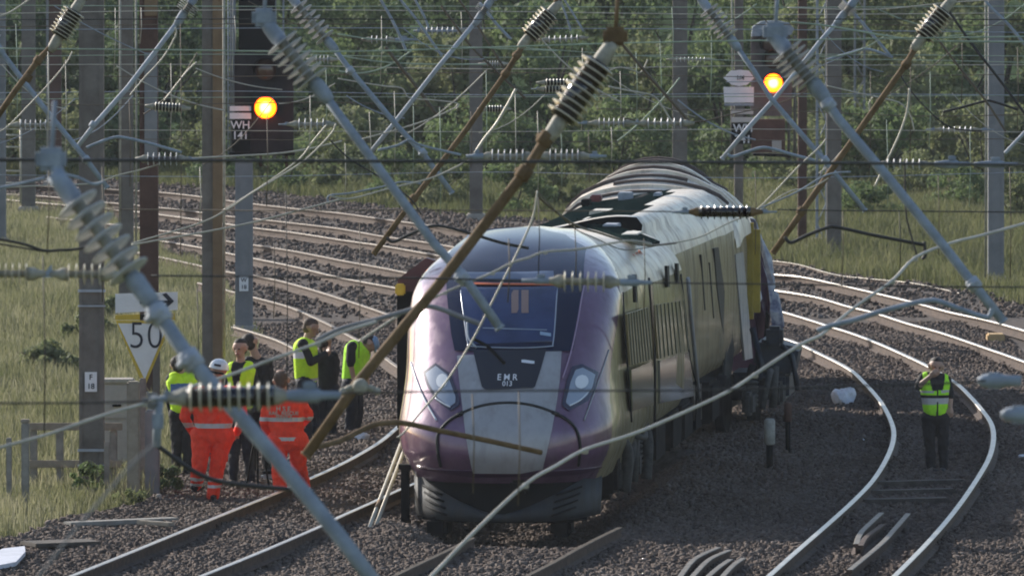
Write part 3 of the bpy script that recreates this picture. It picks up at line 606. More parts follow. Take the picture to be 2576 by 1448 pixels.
# car body behind the nose
def half(crown, dw=0.0):
    L = [(1.28, 0.92), (1.36, 1.06), (1.375, 1.3), (1.372, 2.0), (1.37, 2.5), (1.355, 2.70), (1.335, 2.85), (1.285, 3.0), (1.22, 3.11), (1.13, 3.21), (1.0, 3.33), (0.8, 3.43)]
    for q in (0.65, 0.5, 0.35, 0.18, 0.0): L.append((q, 3.43 + max(crown - 3.43, 0.0) * (1 - (q / 0.8) ** 2)))
    return [(u + dw * (1 if z < 3.2 else max(0, (3.45 - z) / 0.25)), z) for u, z in L]
def ring(v, crown, dw=0.0, k=1.0, kl=None):
    h = half(crown, dw); full = [(-u, z) for u, z in h] + [(u, z) for u, z in h[::-1][1:]]; kl = k if kl is None else kl
    def kk(u): t = min(1, max(0, (u + 0.85) / 1.5)); t = t * t * (3 - 2 * t); return kl + (k - kl) * t
    full = [(u, z if z < 2.0 else 2.0 + (z - 2.0) * kk(u)) for u, z in full]
    return [Vector((u, v, z)) for u, z in full]
def loft(rings, cap0=True, cap1=True):
    mbx = MB(); n = len(rings[0]); vs = [p for r in rings for p in r]; fs = []; mi = []
    for j in range(len(rings) - 1):
        for i in range(n - 1): fs.append((j * n + i, j * n + i + 1, (j + 1) * n + i + 1, (j + 1) * n + i))
    mbx.add(vs, fs, 0, True)
    mbx.m = [1 if 6 <= k_ % (n - 1) <= n - 8 else 0 for k_ in range(len(mbx.f))]
    for c, r in ((cap0, rings[0]), (cap1, rings[-1])):
        if c: mbx.add(r, [tuple(range(n))], 2, False)
    return mbx
front = loft([ring(5.0, 3.61, -0.02), ring(5.06, 3.62, 0.0), ring(6, 3.58, 0.02, 0.98), ring(7.2, 3.52, 0.05, 0.945), ring(8.5, 3.47, 0.07, 0.925), ring(11.1, 3.46, 0.09, 0.915), ring(11.22, 3.44, 0.06, 0.895)])
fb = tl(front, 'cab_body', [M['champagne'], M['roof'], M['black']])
rear = loft([ring(11.5, 3.46, -0.30, 1.03, 0.86), ring(11.6, 3.46, -0.26, 1.04, 0.87)] + [ring(q, 3.46, -0.25 + 0.19 * min(1, (q - 12) / 8), 1.02 - 0.002 * (q - 12), 0.875) for q in (12.1, 12.6, 13.4, 14.2, 15, 16, 17, 18, 19, 19.6)] + [ring(q, 3.46, -0.03, 0.99, 0.875) for q in (20.6, 21.6, 22.3, 22.7)] + [ring(24.5, 3.30, -0.03, 0.92, 0.86)])
for i_, f_ in enumerate(rear.f):
    c_ = sum((rear.v[j_] for j_ in f_), Vector()) / len(f_)
    if len(f_) == 4 and rear.m[i_] == 1 and 12.0 < c_.y < 22.6 and -1.16 < c_.x < 0.70 - 0.03 * (c_.y - 12): rear.m[i_] = 3  # middle roof faces take the near-black colour
rb = tl(rear, 'saloon_body', [M['champagne2'], M['roof'], M['black'], M['roof_dark']]); rb['label'] = 'dusty champagne saloon body with a near-black roof middle'
def bandz(v): return interp([(22.2, 3.28), (22.5, 3.38), (22.9, 3.52), (23.4, 3.66), (23.9, 3.76), (24.3, 3.81), (24.7, 3.81)], v)
def dome_k(c): return (c - 2.0) / (max(c, 3.56) - 2.0)
def dome_ring(v, dw=0.04): c = bandz(v); return ring(v, max(c, 3.56), dw, dome_k(c))
dome = loft([dome_ring(22.2, 0.0)] + [dome_ring(q) for q in (22.35, 22.6, 22.9, 23.2, 23.5, 23.9, 24.3, 24.65)] + [dome_ring(24.7, 0.0)])
dome.m = [1 if m_ == 0 else m_ for m_ in dome.m]
dome2 = MB(); nq_ = len(dome_ring(23)) - 1
keep_ = [i_ for i_, f_ in enumerate(dome.f) if len(f_) == 4 and 5 <= i_ % nq_ <= nq_ - 6]
used_ = sorted({j_ for i_ in keep_ for j_ in dome.f[i_]}); remap_ = {j_: k_ for k_, j_ in enumerate(used_)}
dome2.add([dome.v[j_] for j_ in used_], [[remap_[j_] for j_ in dome.f[i_]] for i_ in keep_])
dm = tl(dome2, 'humped_roof', M['roof'], rb)
gb = loft([ring(11.22, 3.40, -0.36, 0.84), ring(11.52, 3.40, -0.36, 0.84)]); tl(gb, 'body_gap', [M['black'], M['black'], M['black']])
# roof bands across the raised rear dome
rib_m = mat('brown grey roof rib', (0.10, 0.08, 0.075), 0.9, 0.0, spec=0.05)
for v0, wd_, mi in [(22.5, .10, 0), (22.72, .12, 1), (22.92, .10, 0), (23.15, .12, 0), (23.38, .14, 1), (23.6, .13, 0), (23.85, .12, 1), (24.05, .16, 0), (24.38, .12, 0)]:
    c_ = bandz(v0); h = [(u + 0.04, 2 + (z - 2) * dome_k(c_)) for u, z in half(max(c_, 3.56))]; h = [(u if u > 0.05 else 0.0, z) for u, z in h if z > 2.72 + 0.25 * (v0 - 22.3)]
    full = [(-u, z) for u, z in h] + [(u, z) for u, z in h[::-1][1:]]
    if v0 == 22.5: full = full[:len(full) // 2 + 2]
    if v0 == 22.92: full = full[len(full) // 3:-2]
    if v0 == 23.15: full = full[1:-6]
    if v0 == 23.6: full = full[4:-3]
    if v0 == 24.05: full = full[2:-5]
    if len(full) < 3: continue
    vs = []; rbp = MB()
    for u, z in full: vs += [(u * 1.003, v0, z - 0.02), (u * 1.006, v0, z + 0.035), (u * 1.006, v0 + wd_, z + 0.04), (u * 1.003, v0 + wd_, z - 0.02)]
    rbp.add(vs, [(4 * k + a_, 4 * k + 4 + a_, 4 * k + 4 + a_ + 1, 4 * k + a_ + 1) for k in range(len(full) - 1) for a_ in range(3)], 0, False); tl(rbp, 'roof_rib', M['roof'] if mi else rib_m, rb)
# dark roof band and equipment
def roofpt(px, py, z):
    p = TRI @ ground(px, py, z); return Vector((p.x, p.y, z))
mb = MB(); zr = 3.375
poly = [roofpt(*p, zr) for p in [(1450, 548), (1530, 560), (1620, 590), (1660, 606), (1640, 612), (1560, 590), (1480, 566)]]
mb.prism(poly, (0, 0, -0.05)); tl(mb, 'roof_dark_band', M['roof_dark'], fb)
for px, py, su, sv, sz, m in [(1520, 537, 0.34, 1.0, 0.07, 'roof'), (1556, 548, 0.22, 1.6, 0.08, 'roof'), (1497, 556, 0.30, 0.9, 0.06, 'roof'), (1608, 545, 0.18, 2.0, 0.05, 'roof'), (1540, 569, 0.2, 0.8, 0.06, 'galv_pale'), (1590, 590, 0.22, 0.9, 0.05, 'roof'),
                            (1475, 514, 0.12, 0.4, 0.10, 'under'), (1574, 500, 0.20, 0.35, 0.12, 'galv_pale'), (1655, 505, 0.10, 0.5, 0.14, 'galv_pale'), (1630, 500, 0.35, 2.4, 0.05, 'under')]:
    p = roofpt(px, py, 3.36); zb_ = 3.34 if p.y > 11.4 else 3.34; mb = MB(); mb.box((p.x, p.y, zb_ + sz / 2), (su, sv, sz), 0, None, 0.012); tl(mb, 'roof_unit', M[m], rb if p.y > 11.2 else fb)
p = roofpt(1500, 505, 3.34); mb = MB(); mb.box((p.x, p.y, 3.38), (0.16, 0.3, 0.1), 0, None, 0.02); tl(mb, 'roof_unit', mat('dull red roof box', (0.22, 0.05, 0.05), 0.5), rb)
p = roofpt(1648, 640, 3.0); mb = MB()
mb.box((1.14, 6.9, 3.05), (0.06, 1.9, 0.02), 0, Matrix.Rotation(0.85, 3, 'Y'))
for k in range(9): mb.box((1.16 + 0.02 * random.random(), 6.0 + k * 0.22, 3.08 + 0.02 * random.random()), (0.20, 0.05, 0.07), 0, Matrix.Rotation(0.5, 3, 'Z') @ Matrix.Rotation(0.85, 3, 'Y'))
tl(mb, 'scrape_mark', mat('scraped red paint', (0.55, 0.16, 0.10), 0.6), fb)
# side details
def sidev(px, py, off=0.0, dw=0.075):
    u = 1.372 + dw + off; c = TRI @ Vector((0, 0, H)); dr_ = TRI.to_3x3() @ ray(px, py); t = (u - c.x) / dr_.x
    q = c + dr_ * t; return q.y, q.z
def rdw(v): return -0.25 + 0.19 * min(1, max(0, (v - 12) / 8)) + (0.06 * min(1, max(0, (v - 20) / 4)))
def sidequad_rear(pts, name, m, off=0.012):
    P_ = []
    for a_, b_ in pts:
        v = 16.0
        for _ in range(8): v, z = sidev(a_, b_, 0, rdw(v))
        P_.append(Vector((1.372 + rdw(v) - 0.02, v, z)))
    mb = MB(); mb.prism(P_, (0.02 + off, 0, 0)); return tl(mb, name, m, rb)
def sideline(pts, r, name, m, parent, dw=0.075):
    tl_tube([Vector((1.372 + dw + 0.004, *sidev(a_, b_, 0, dw))) for a_, b_ in pts], r, name, m, parent, 6)
def sidequad(pts, name, m, parent, dw=0.075, off=0.012):
    mb = MB(); mb.prism([Vector((1.372 + dw - 0.02, *sidev(a_, b_, 0, dw))) for a_, b_ in pts], (0.02 + off, 0, 0)); return tl(mb, name, m, parent)
sideline([(1566, 735), (1572, 860), (1582, 960), (1588, 1060)], 0.013, 'door_seal', M['seam'], fb)
sideline([(1632, 700), (1640, 800), (1647, 930), (1646, 1060)], 0.018, 'door_seal', M['seam'], fb)
sideline([(1730, 700), (1738, 800), (1748, 900), (1757, 1000)], 0.03, 'end_lip', M['silver'], fb)
sideline([(1712, 690), (1722, 780), (1734, 900), (1750, 960), (1752, 1040)], 0.014, 'door_seal', M['seam'], fb)
for q in ([(1576, 789), (1629, 773), (1642, 902), (1585, 918)], [(1646, 767), (1722, 755), (1735, 878), (1656, 902)]):
    sw = sidequad(q, 'side_window', M['champagne'], fb, off=0.006)
    mb = MB(); n = 8
    for k in range(n):
        t = (k + 0.4) / n; a_ = (q[0][0] + (q[1][0] - q[0][0]) * t, q[0][1] + (q[1][1] - q[0][1]) * t); b_ = (q[3][0] + (q[2][0] - q[3][0]) * t, q[3][1] + (q[2][1] - q[3][1]) * t)
        va, za = sidev(*a_); vb, zb = sidev(*b_)
        mb.prism([Vector((1.452, va, za)), Vector((1.452, va + 0.11, za)), Vector((1.452, vb + 0.11, zb)), Vector((1.452, vb, zb))], (0.012, 0, 0))
    tl(mb, 'reflection_stripe', mat('dark green reflection stripe', (0.09, 0.095, 0.065), 0.45), sw)  # stripes stand in for masts reflected in the side window
sidequad([(1587, 930), (1640, 908), (1644, 1016), (1590, 1034)], 'lower_panel', mat('olive side panel', (0.20, 0.205, 0.10), 0.22, 0.3, coat=0.8), fb, off=0.008)
sidequad([(1659, 906), (1733, 884), (1745, 995), (1660, 1014)], 'lower_panel', mat('grey side panel', (0.20, 0.195, 0.16), 0.22, 0.3, coat=0.8), fb, off=0.008)
for q in ([(1594, 690), (1598, 690), (1600, 760), (1596, 760)], [(1675, 668), (1680, 668), (1682, 722), (1677, 722)], [(1700, 662), (1704, 662), (1706, 712), (1702, 712)]):
    sidequad(q, 'grab_handle', M['seam'], fb, off=0.02)
sidequad_rear([(1795, 625), (1806, 622), (1822, 740), (1840, 830), (1845, 880), (1836, 960), (1820, 1000), (1806, 1000), (1820, 950), (1824, 880), (1812, 800), (1802, 720)], 'doorway_gap', M['seam'], 0.012)
for q in ([(1762, 640), (1764, 640), (1774, 780), (1772, 780)], [(1858, 590), (1864, 590), (1866, 606), (1860, 606)], [(1783, 660), (1785, 660), (1796, 800), (1794, 800)]):
    sidequad_rear(q, 'side_slot', M['seam'], 0.010)
sidequad_rear([(1848, 640), (1868, 634), (1892, 900), (1872, 906)], 'grey_panel', M['silver'], 0.012)
sidequad_rear([(1742, 970), (1830, 945), (1900, 925), (1900, 990), (1830, 1030), (1745, 1060)], 'lower_valance', mat('rust stained valance', (0.07, 0.055, 0.045), 0.6, var=0.4, scale=3), 0.016)
# damaged left side behind the nose: a cab door standing ajar
mb = MB(); mb.box((-1.62, 5.6, 1.85), (0.50, 0.06, 1.85), 0, None, 0.02)
dr = tl(mb, 'cab_door', M['black']); dr['label'] = 'dark cab door standing open on the left'
mb = MB(); mb.prism([Vector(p) for p in ((-1.86, 5.5, 2.74), (-1.85, 5.5, 2.90), (-1.48, 5.5, 3.18), (-1.25, 5.5, 3.12), (-1.25, 5.5, 2.74))], (0, 0.2, 0)); tl(mb, 'torn_panel', mat('dark maroon torn panel', (0.07, 0.018, 0.025), 0.5), dr)
mb = MB(); mb.box((-1.81, 5.44, 2.77), (0.13, 0.1, 0.15), 0, None, 0.02); tl(mb, 'yellow_box', M['yellow'], dr)
# yellow end and dangling panels
mb = MB(); mb.box((1.12, 24.75, 2.12), (0.80, 0.3, 1.45), 0, None, 0.1); tl(mb, 'gangway_end', mat('dull yellow end', (0.36, 0.26, 0.03), 0.6, var=0.2, scale=3))
# underframe and bogies
mb = MB(); mb.box((0, 14.0, 0.80), (2.3, 19.4, 0.3), 0, None, 0.03)
for v0 in (12.6, 14.6, 16.6): mb.box((0.6, v0, 0.5), (1.3, 1.5, 0.5), 0, None, 0.04)
tl(mb, 'underframe', M['under'])
def bogie(cx, cy, ang, name_lab, extra=True):
    R = Matrix.Rotation(ang, 3, 'Z'); T = Vector((cx, cy, 0)); mb = MB()
    def P(x, y, z): return R @ Vector((x, y, z)) + T
    for s_ in (-1, 1):
        for (yy, zz, L, hh) in ((-1.3, 0.62, 0.9, 0.16), (0, 0.50, 1.5, 0.2), (1.3, 0.62, 0.9, 0.16)): mb.box(P(s_ * 1.02, yy, zz), (0.18, L, hh), 0, R, 0.03)
    mb.box(P(0, 0, 0.55), (1.9, 0.5, 0.22), 0, R, 0.03)
    bo = tl(mb, 'bogie', M['under']); bo['label'] = name_lab
    for yy in (-1.3, 1.3):
        for s_ in (-1, 1):
            w_ = MB(); w_.lathe(P(s_ * 0.70, yy, 0.44), P(s_ * 0.84, yy, 0.44), [(0, 0.30), (0.01, 0.46), (0.035, 0.44), (0.12, 0.43), (0.125, 0.36), (0.10, 0.16), (0.14, 0.12)], 28); tl(w_, 'wheel', M['under'], bo)
            b_ = MB(); b_.box(P(s_ * 1.14, yy, 0.46), (0.16, 0.34, 0.34), 0, R, 0.05); tl(b_, 'axle_box', M['under_grey'], bo)
            q_ = MB()
            for k in range(6): q_.lathe(P(s_ * 1.12, yy + 0.32, 0.40 + k * 0.065), P(s_ * 1.12, yy + 0.32, 0.45 + k * 0.065), [(0, 0.09), (0.03, 0.11), (0.05, 0.09)], 12)
            tl(q_, 'spring', M['under_grey'], bo)
    for s_ in (-1, 1):
        q_ = MB(); q_.tube([P(s_ * 1.2, -0.5, 0.35), P(s_ * 1.24, -0.15, 0.80), P(s_ * 1.2, 0.2, 0.85)], 0.05, 8); tl(q_, 'damper', M['under_grey'], bo)
        q_ = MB(); q_.tube([P(s_ * 1.2, 0.4, 0.3), P(s_ * 1.22, 0.5, 0.9)], 0.06, 8); tl(q_, 'damper', M['under_grey'], bo)
    return bo
bogie(0.08, 4.7, 0.0, 'front bogie of the carriage'); bogie(0.75, 20.6, -0.10, 'rear bogie standing off the rails')
mb = MB()
for pts, rr in (([(1.30, 3.2, 0.95), (1.36, 3.3, 0.78), (1.32, 3.35, 0.30)], .075), ([(1.30, 6.6, 0.92), (1.36, 6.4, 0.72), (1.34, 6.35, 0.25)], .075), ([(1.3, 4.5, 0.96), (1.45, 4.7, 0.90), (1.42, 5.2, 0.93)], .04)):
    mb = MB(); mb.tube(smooth_path(pts, 5), rr, 8); tl(mb, 'step_bracket', M['under_grey'])

for c_, z_ in (((1.12, 2.9, 0.62), (0.32, 0.5, 0.62)), ((1.0, 8.6, 0.62), (0.7, 1.6, 0.56)), ((1.15, 17.6, 0.6), (0.5, 1.4, 0.6))):
    mb = MB(); mb.box(c_, z_, 0, None, 0.05); tl(mb, 'equipment_case', M['under'])
mb = MB(); mb.box((1.95, 22.4, 0.98), (0.62, 0.9, 0.42), 0, Matrix.Rotation(0.22, 3, 'Y'), 0.05); mb.tube([(1.9, 22.0, 1.3), (2.2, 21.9, 1.0), (2.28, 21.9, 0.5)], 0.04, 6); mb.tube([(1.6, 22.0, 1.4), (1.75, 21.8, 0.9), (1.7, 21.8, 0.4)], 0.05, 6); mb.box((1.7, 22.6, 0.55), (0.9, 1.3, 0.4), 0, None, 0.06); mb.box((1.95, 21.8, 1.3), (0.25, 0.3, 0.3), 0, None, 0.05); tl(mb, 'equipment_case', mat('blue black case', (0.018, 0.022, 0.035), 0.5, var=0.4, scale=5))

# second carriage, crumpled, behind
TR2 = thing('wrecked_carriage', (3.0, 146.0, 0), 'crumpled dark carriage end with torn blue and white sheeting hanging behind the leading carriage', 'train')
mb = MB(); prof = [(-1.2, 0.5), (-1.2, 2.3), (-0.9, 2.75), (0, 2.9), (0.75, 2.75), (0.92, 2.2), (0.86, 0.5)]
rings = []
for j, (dy, sx, dx) in enumerate([(0, 0.93, 0), (0.6, 1.0, 0.02), (2, 1.0, 0.0), (4, 1.0, -0.05), (6, 1.0, -0.1)]):
    rings.append([Vector((3.0 + u * sx + dx, 146.0 + dy, z + 0.05 * math.sin(5 * u + j))) for u, z in prof])
n = len(prof)
mb.add([p for r in rings for p in r], [(j * n + i, j * n + (i + 1) % n, (j + 1) * n + (i + 1) % n, (j + 1) * n + i) for j in range(4) for i in range(n)] + [tuple(range(n)), tuple(range(4 * n, 5 * n))], 0, False)
mb.build('body', [M['purple_dark']], TR2)
def sheet(pts_px, d, m, name, parent, th=0.05, wig=0.12):
    P = [at(x, y, d) for x, y in pts_px]; c = sum(P, Vector()) / len(P); mb = MB()
    fr = [p + Vector((0, wig * math.sin(4 * p.z + 3 * p.x), 0)) for p in P]
    mb.prism(fr, (0.02, th, 0)); return mb.build(name, m, parent)
sheet([(1886, 548), (1898, 552), (1915, 600), (1940, 650), (1948, 720), (1938, 760), (1930, 700), (1918, 640), (1902, 600)], 145.2, M['blue_wrap'], 'torn_sheet', TR2)
sheet([(1940, 725), (1956, 740), (1966, 790), (1970, 820), (1960, 828), (1942, 822), (1936, 780)], 145.3, M['blue_wrap'], 'torn_sheet', TR2)
sheet([(1902, 612), (1914, 650), (1930, 700), (1938, 770), (1932, 830), (1915, 860), (1906, 860), (1896, 780), (1896, 690)], 145.4, M['purple_dark'], 'torn_panel', TR2)
sheet([(1926, 780), (1933, 790), (1930, 860), (1934, 930), (1928, 940), (1920, 880)], 145.1, M['black'], 'dangling_strip', TR2)
sheet([(1900, 860), (1912, 850), (1920, 880), (1912, 925), (1902, 915)], 145.1, M['black'], 'dangling_strip', TR2)
sheet([(1905, 740), (1910, 730), (1914, 750), (1906, 765)], 144.9, M['plastic_white'], 'torn_scrap', TR2)

# ------------------------------------------------------------------ masts
def hmast(px, wpx, base, m, label, top=9.6, m2=None, name='mast', d=None, px_top=None, group='overhead line masts', plate=None, bands=()):
    d = d or gd(base); wd = wpx / sc(d); p = at(px, base, d); p.z = -0.05
    root = thing(name, (p.x, p.y, 0), label, 'mast', group); mb = MB(); lean = ((px_top - px) / sc(d)) if px_top else 0
    def B(x0, x1, y0, y1, mi):
        vs = [(p.x + x + (lean * z / 9.6), p.y + y, z) for z in (-0.05, top) for x, y in ((x0, y0), (x1, y0), (x1, y1), (x0, y1))]
        mb.add(vs, [(0, 1, 2, 3), (4, 7, 6, 5), (0, 4, 5, 1), (1, 5, 6, 2), (2, 6, 7, 3), (3, 7, 4, 0)], mi, False)
    h = wd / 2
    # I-section: two flanges joined by a web, turned so one flange faces the track
    if m2: B(-h, 0.0, -0.10, 0.10, 0); B(0.0, h, -0.14, 0.14, 1)
    else: B(-h, -h + 0.045, -0.13, 0.13, 0); B(h - 0.06, h, -0.13, 0.13, 0); B(-h + 0.045, h - 0.06, -0.115, -0.08, 0)
    mb.build('column', [M[m], M[m2 or m]], root)
    fb_ = MB(); fb_.box((p.x, p.y, 0.08), (wd * 1.5, 0.5, 0.16), 0, None, 0.03); fb_.build('foundation', M['concrete'], root)
    for by in bands:
        q = at(px, by, d); cb = MB(); cb.box((q.x + lean * q.z / 9.6, q.y - 0.14, q.z), (wd + 0.04, 0.03, 0.035)); cb.build('strap', M['galv_pale'], root); cb = MB(); cb.box((q.x + lean * q.z / 9.6, q.y - 0.15, q.z - 0.2), (wd + 0.04, 0.03, 0.02)); cb.build('strap', M['galv_pale'], root)
    if plate:
        q = at(plate[0], plate[1], d); pb = MB(); hh = 0.26; pb.box((q.x, q.y - 0.16, q.z), (0.16, 0.012, hh)); pl = pb.build('number_plate', M['white'], root)
        for txt, dz in zip(plate[2], (0.06, -0.06)):
            me = text_mesh(txt, 0.10, 0.002)
            me.transform(Matrix.Translation((0, -0.17, dz)) @ Matrix.Rotation(math.pi / 2, 4, 'X')); me.transform(Matrix.Translation(q - Vector((p.x, p.y, 0))))
            me.materials.append(M['letter']); link('lettering', me, pl)
    return root
hmast(231, 62, 1240, 'mast', 'grey steel mast in front of the grass, left of the triangular speed sign', px_top=234, plate=(230, 958, ('F', '18')), bands=(1130, 730))
hmast(536, 54, 1128, 'mast', 'tall mast with a tan rusted right flange, left of the left signal', m2='mast_tan', px_top=538)
hmast(614, 44, 842, 'mast_grey', 'grey signal post mast below the left signal', top=3.02, px_top=616, plate=(614, 712, ('W', '18')), d=165)
hmast(376, 46, 1000, 'mast_rust', 'dark rust brown mast behind the triangular speed sign', px_top=376, d=146)
mr = [o for o in bpy.data.objects if o.get('label', '').startswith('dark rust brown')][0]
for y0, y1, m in ((-60, 40, 'mast_tan'), (132, 396, 'mast_grey')):
    a_, b_ = at(377, y0, 146), at(377, y1, 146); mb = MB(); mb.box(((a_.x + b_.x) / 2 + 0.02, 146 - 0.10, (a_.z + b_.z) / 2), (0.20, 0.10, a_.z - b_.z), 0, None, 0.01); mb.build('sleeve', M[m], mr)
hmast(318, 36, 760, 'mast', 'slim mast with pale cables clipped to it, right of the nearest left mast', px_top=318, d=172)
hmast(72, 34, 520, 'mast', 'thin weathered mast at the far left behind the grass', px_top=74, d=216)
hmast(4, 22, 560, 'mast_grey', 'blue grey mast cut by the left picture edge', d=200)
hmast(140, 30, 500, 'mast_rust', 'dark far mast partly hidden by droppers at the upper left', d=228)
hmast(1198, 33, 556, 'mast', 'far mast standing on the verge left of the train roof', px_top=1196, d=212)
hmast(1710, 37, 600, 'mast', 'far mast rising behind the train roof dome', d=206)
hmast(2098, 37, 650, 'mast', 'brown grey mast beside the lattice post, right of the train', px_top=2096)
hmast(2505, 40, 716, 'mast_grey', 'grey mast on the grass bank near the right picture edge', px_top=2503)
hmast(1858, 22, 560, 'mast', 'slim dark mast left of the right signal head', d=195)
hmast(2018, 22, 560, 'mast_rust', 'slim rusty mast right of the right signal head', d=197)
# cable runs clipped to two masts
for px, d, y0, y1, lab in [(342, 171.5, -40, 640, 'pale cable clipped beside the slim left mast'), (302, 171.5, -40, 560, 'thin pale cable left of the slim left mast'),
                          (563, 127.4, -40, 900, 'pale conduit running up the tan flanged mast'), (2479, 181, -40, 700, 'pale conduit running up the right edge mast'), (1841, 194, -40, 330, 'pale conduit on the slim dark mast by the right signal')]:
    mb = MB(); mb.tube([at(px, y1, d), at(px + 1, (y0 + y1) / 2, d), at(px, y0, d)], 0.022, 6)
    tag(mb.build('conduit', M['core_tan']), lab, 'conduit')
# lattice post beside the right mast, and thin twin post
def lattice(px0, px1, base, d, label, top=9.6, m='galv'):
    p0, p1 = at(px0, base, d), at(px1, base, d); root = thing('lattice_post', ((p0.x + p1.x) / 2, d, 0), label, 'post')
    z0 = max(0, p0.z)
    for p in (p0, p1):
        mb = MB(); mb.box((p.x, d, (z0 + top) / 2), (0.055, 0.055, top - z0)); mb.build('upright', M[m], root)
    mb = MB(); n = int((top - z0) / 0.42)
    for k in range(n):
        za, zb = z0 + k * 0.42, z0 + (k + 1) * 0.42
        a_, b_ = (p0, p1) if k % 2 else (p1, p0); mb.tube([Vector((a_.x, d, za)), Vector((b_.x, d, zb))], 0.014, 5)
    mb.build('lacing', M[m], root)
    fb_ = MB(); fb_.box(((p0.x + p1.x) / 2, d, z0 + 0.05), (abs(p1.x - p0.x) + 0.2, 0.3, 0.14)); fb_.build('footing', M['concrete'], root); return root
lattice(2055, 2079, 612, 198, 'narrow galvanised lattice post just left of the brown mast beyond the train')
lattice(2150, 2174, 470, 235, 'thin twin rod post in the bushes right of the right signal', m='mast_grey')
lattice(120, 150, 470, 232, 'thin pale twin post behind the far left mast', m='mast_grey')
mb = MB(); d = 205
for k in range(5): mb.tube([at(8, 340 + k * 30, d), at(50, 340 + k * 30, d)], 0.02, 5)
mb.tube([at(52, 300, d), at(52, 510, d)], 0.025, 5)
tag(mb.build('ladder', M['wire_pale']), 'pale ladder fixed to the blue grey mast at the left edge', 'ladder')

# ------------------------------------------------------------------ signals
lamp_mat = bpy.data.materials.new('lit amber lens'); lamp_mat.use_nodes = True
n_ = lamp_mat.node_tree; tc = n_.nodes.new('ShaderNodeTexCoord'); gr = n_.nodes.new('ShaderNodeTexGradient'); gr.gradient_type = 'SPHERICAL'
mp = n_.nodes.new('ShaderNodeMapping'); mp.inputs['Scale'].default_value = (5.2, 5.2, 5.2)
cr = n_.nodes.new('ShaderNodeValToRGB'); cr.color_ramp.elements[0].color = (1.0, 0.07, 0.001, 1); cr.color_ramp.elements[1].color = (1.0, 0.62, 0.17, 1); cr.color_ramp.elements[1].position = 0.56
el_ = cr.color_ramp.elements.new(0.30); el_.color = (1.0, 0.19, 0.004, 1)
n_.links.new(tc.outputs['Object'], mp.inputs[0]); n_.links.new(mp.outputs[0], gr.inputs[0]); n_.links.new(gr.outputs['Fac'], cr.inputs[0])
pb_ = n_.nodes['Principled BSDF']; n_.links.new(cr.outputs[0], pb_.inputs['Emission Color']); pb_.inputs['Emission Strength'].default_value = 6.5; pb_.inputs['Base Color'].default_value = (0.3, 0.08, 0.01, 1)
dead_lens = mat('unlit lens', (0.07, 0.035, 0.025), 0.2, coat=0.6)
def signal(d, lamp, dead, board, label, plates, board_m, rounded, extra):
    sN = sc(d); base = at((board[0] + board[2]) / 2, 700, d); root = thing('railway_signal', (base.x, d, max(0, 0)), label, 'signal')
    P = lambda x, y, off=0.0: at(x, y, d) - Vector((0, off, 0))
    x0, y0, x1, y1 = board
    poly = [P(x0, y1), P(x1, y1), P(x1, y0 + 40), P(x1 - 20, y0), P(x0 + 20, y0), P(x0, y0 + 40)] if rounded else [P(x0, y1), P(x1, y1), P(x1, y0), P(x0, y0)]
    mb = MB(); mb.prism(poly, (0, 0.12, 0)); mb.build('backboard', board_m, root)
    r = 0.185
    for (lx, ly), lit in [(lamp, True)] + [(q, False) for q in dead]:
        c = P(lx, ly, 0.0); hd = MB()
        N = 20; vs = []; L = 0.30
        for k in range(N + 1):
            an = math.radians(-35) + math.radians(250) * k / N; ln = L * (0.45 + 0.55 * max(0, math.sin(an)))
            for rr, yy in ((r + 0.02, 0), (r + 0.02, -ln), (r + 0.035, -ln), (r + 0.035, 0)): vs.append(c + Vector((math.cos(an) * rr, yy, math.sin(an) * rr)))
        hd.add(vs, [(4 * k + a_, 4 * k + 4 + a_, 4 * k + 4 + (a_ + 1) % 4, 4 * k + (a_ + 1) % 4) for k in range(N) for a_ in range(4)])
        ho = hd.build('lamp_hood', M['black'], root)
        le = MB(); le.lathe(Vector((0, -0.01, 0)), Vector((0, -0.1, 0)), [(0, r * 1.02), (0.03, r), (0.055, r * 0.72), (0.07, r * 0.35), (0.074, 0.01)], 24)
        lo = le.build('lens', lamp_mat if lit else dead_lens, ho, world=False); lo.location = c - root.location
        if lit:
            pd = bpy.data.lights.new('lamp_light', 'POINT'); pd.energy = 3; pd.color = (1, 0.20, 0.02); pd.shadow_soft_size = 0.08
            po = bpy.data.objects.new('lamp_light', pd); COL.objects.link(po); po.location = c - Vector((0, 0.42, 0.0))
    for kind, pts, m in plates:
        mb = MB(); mb.prism([P(x, y, 0.06) for x, y in pts], (0, 0.02, 0)); mb.build(kind, m, root)
    extra(root, P, d)
    return root
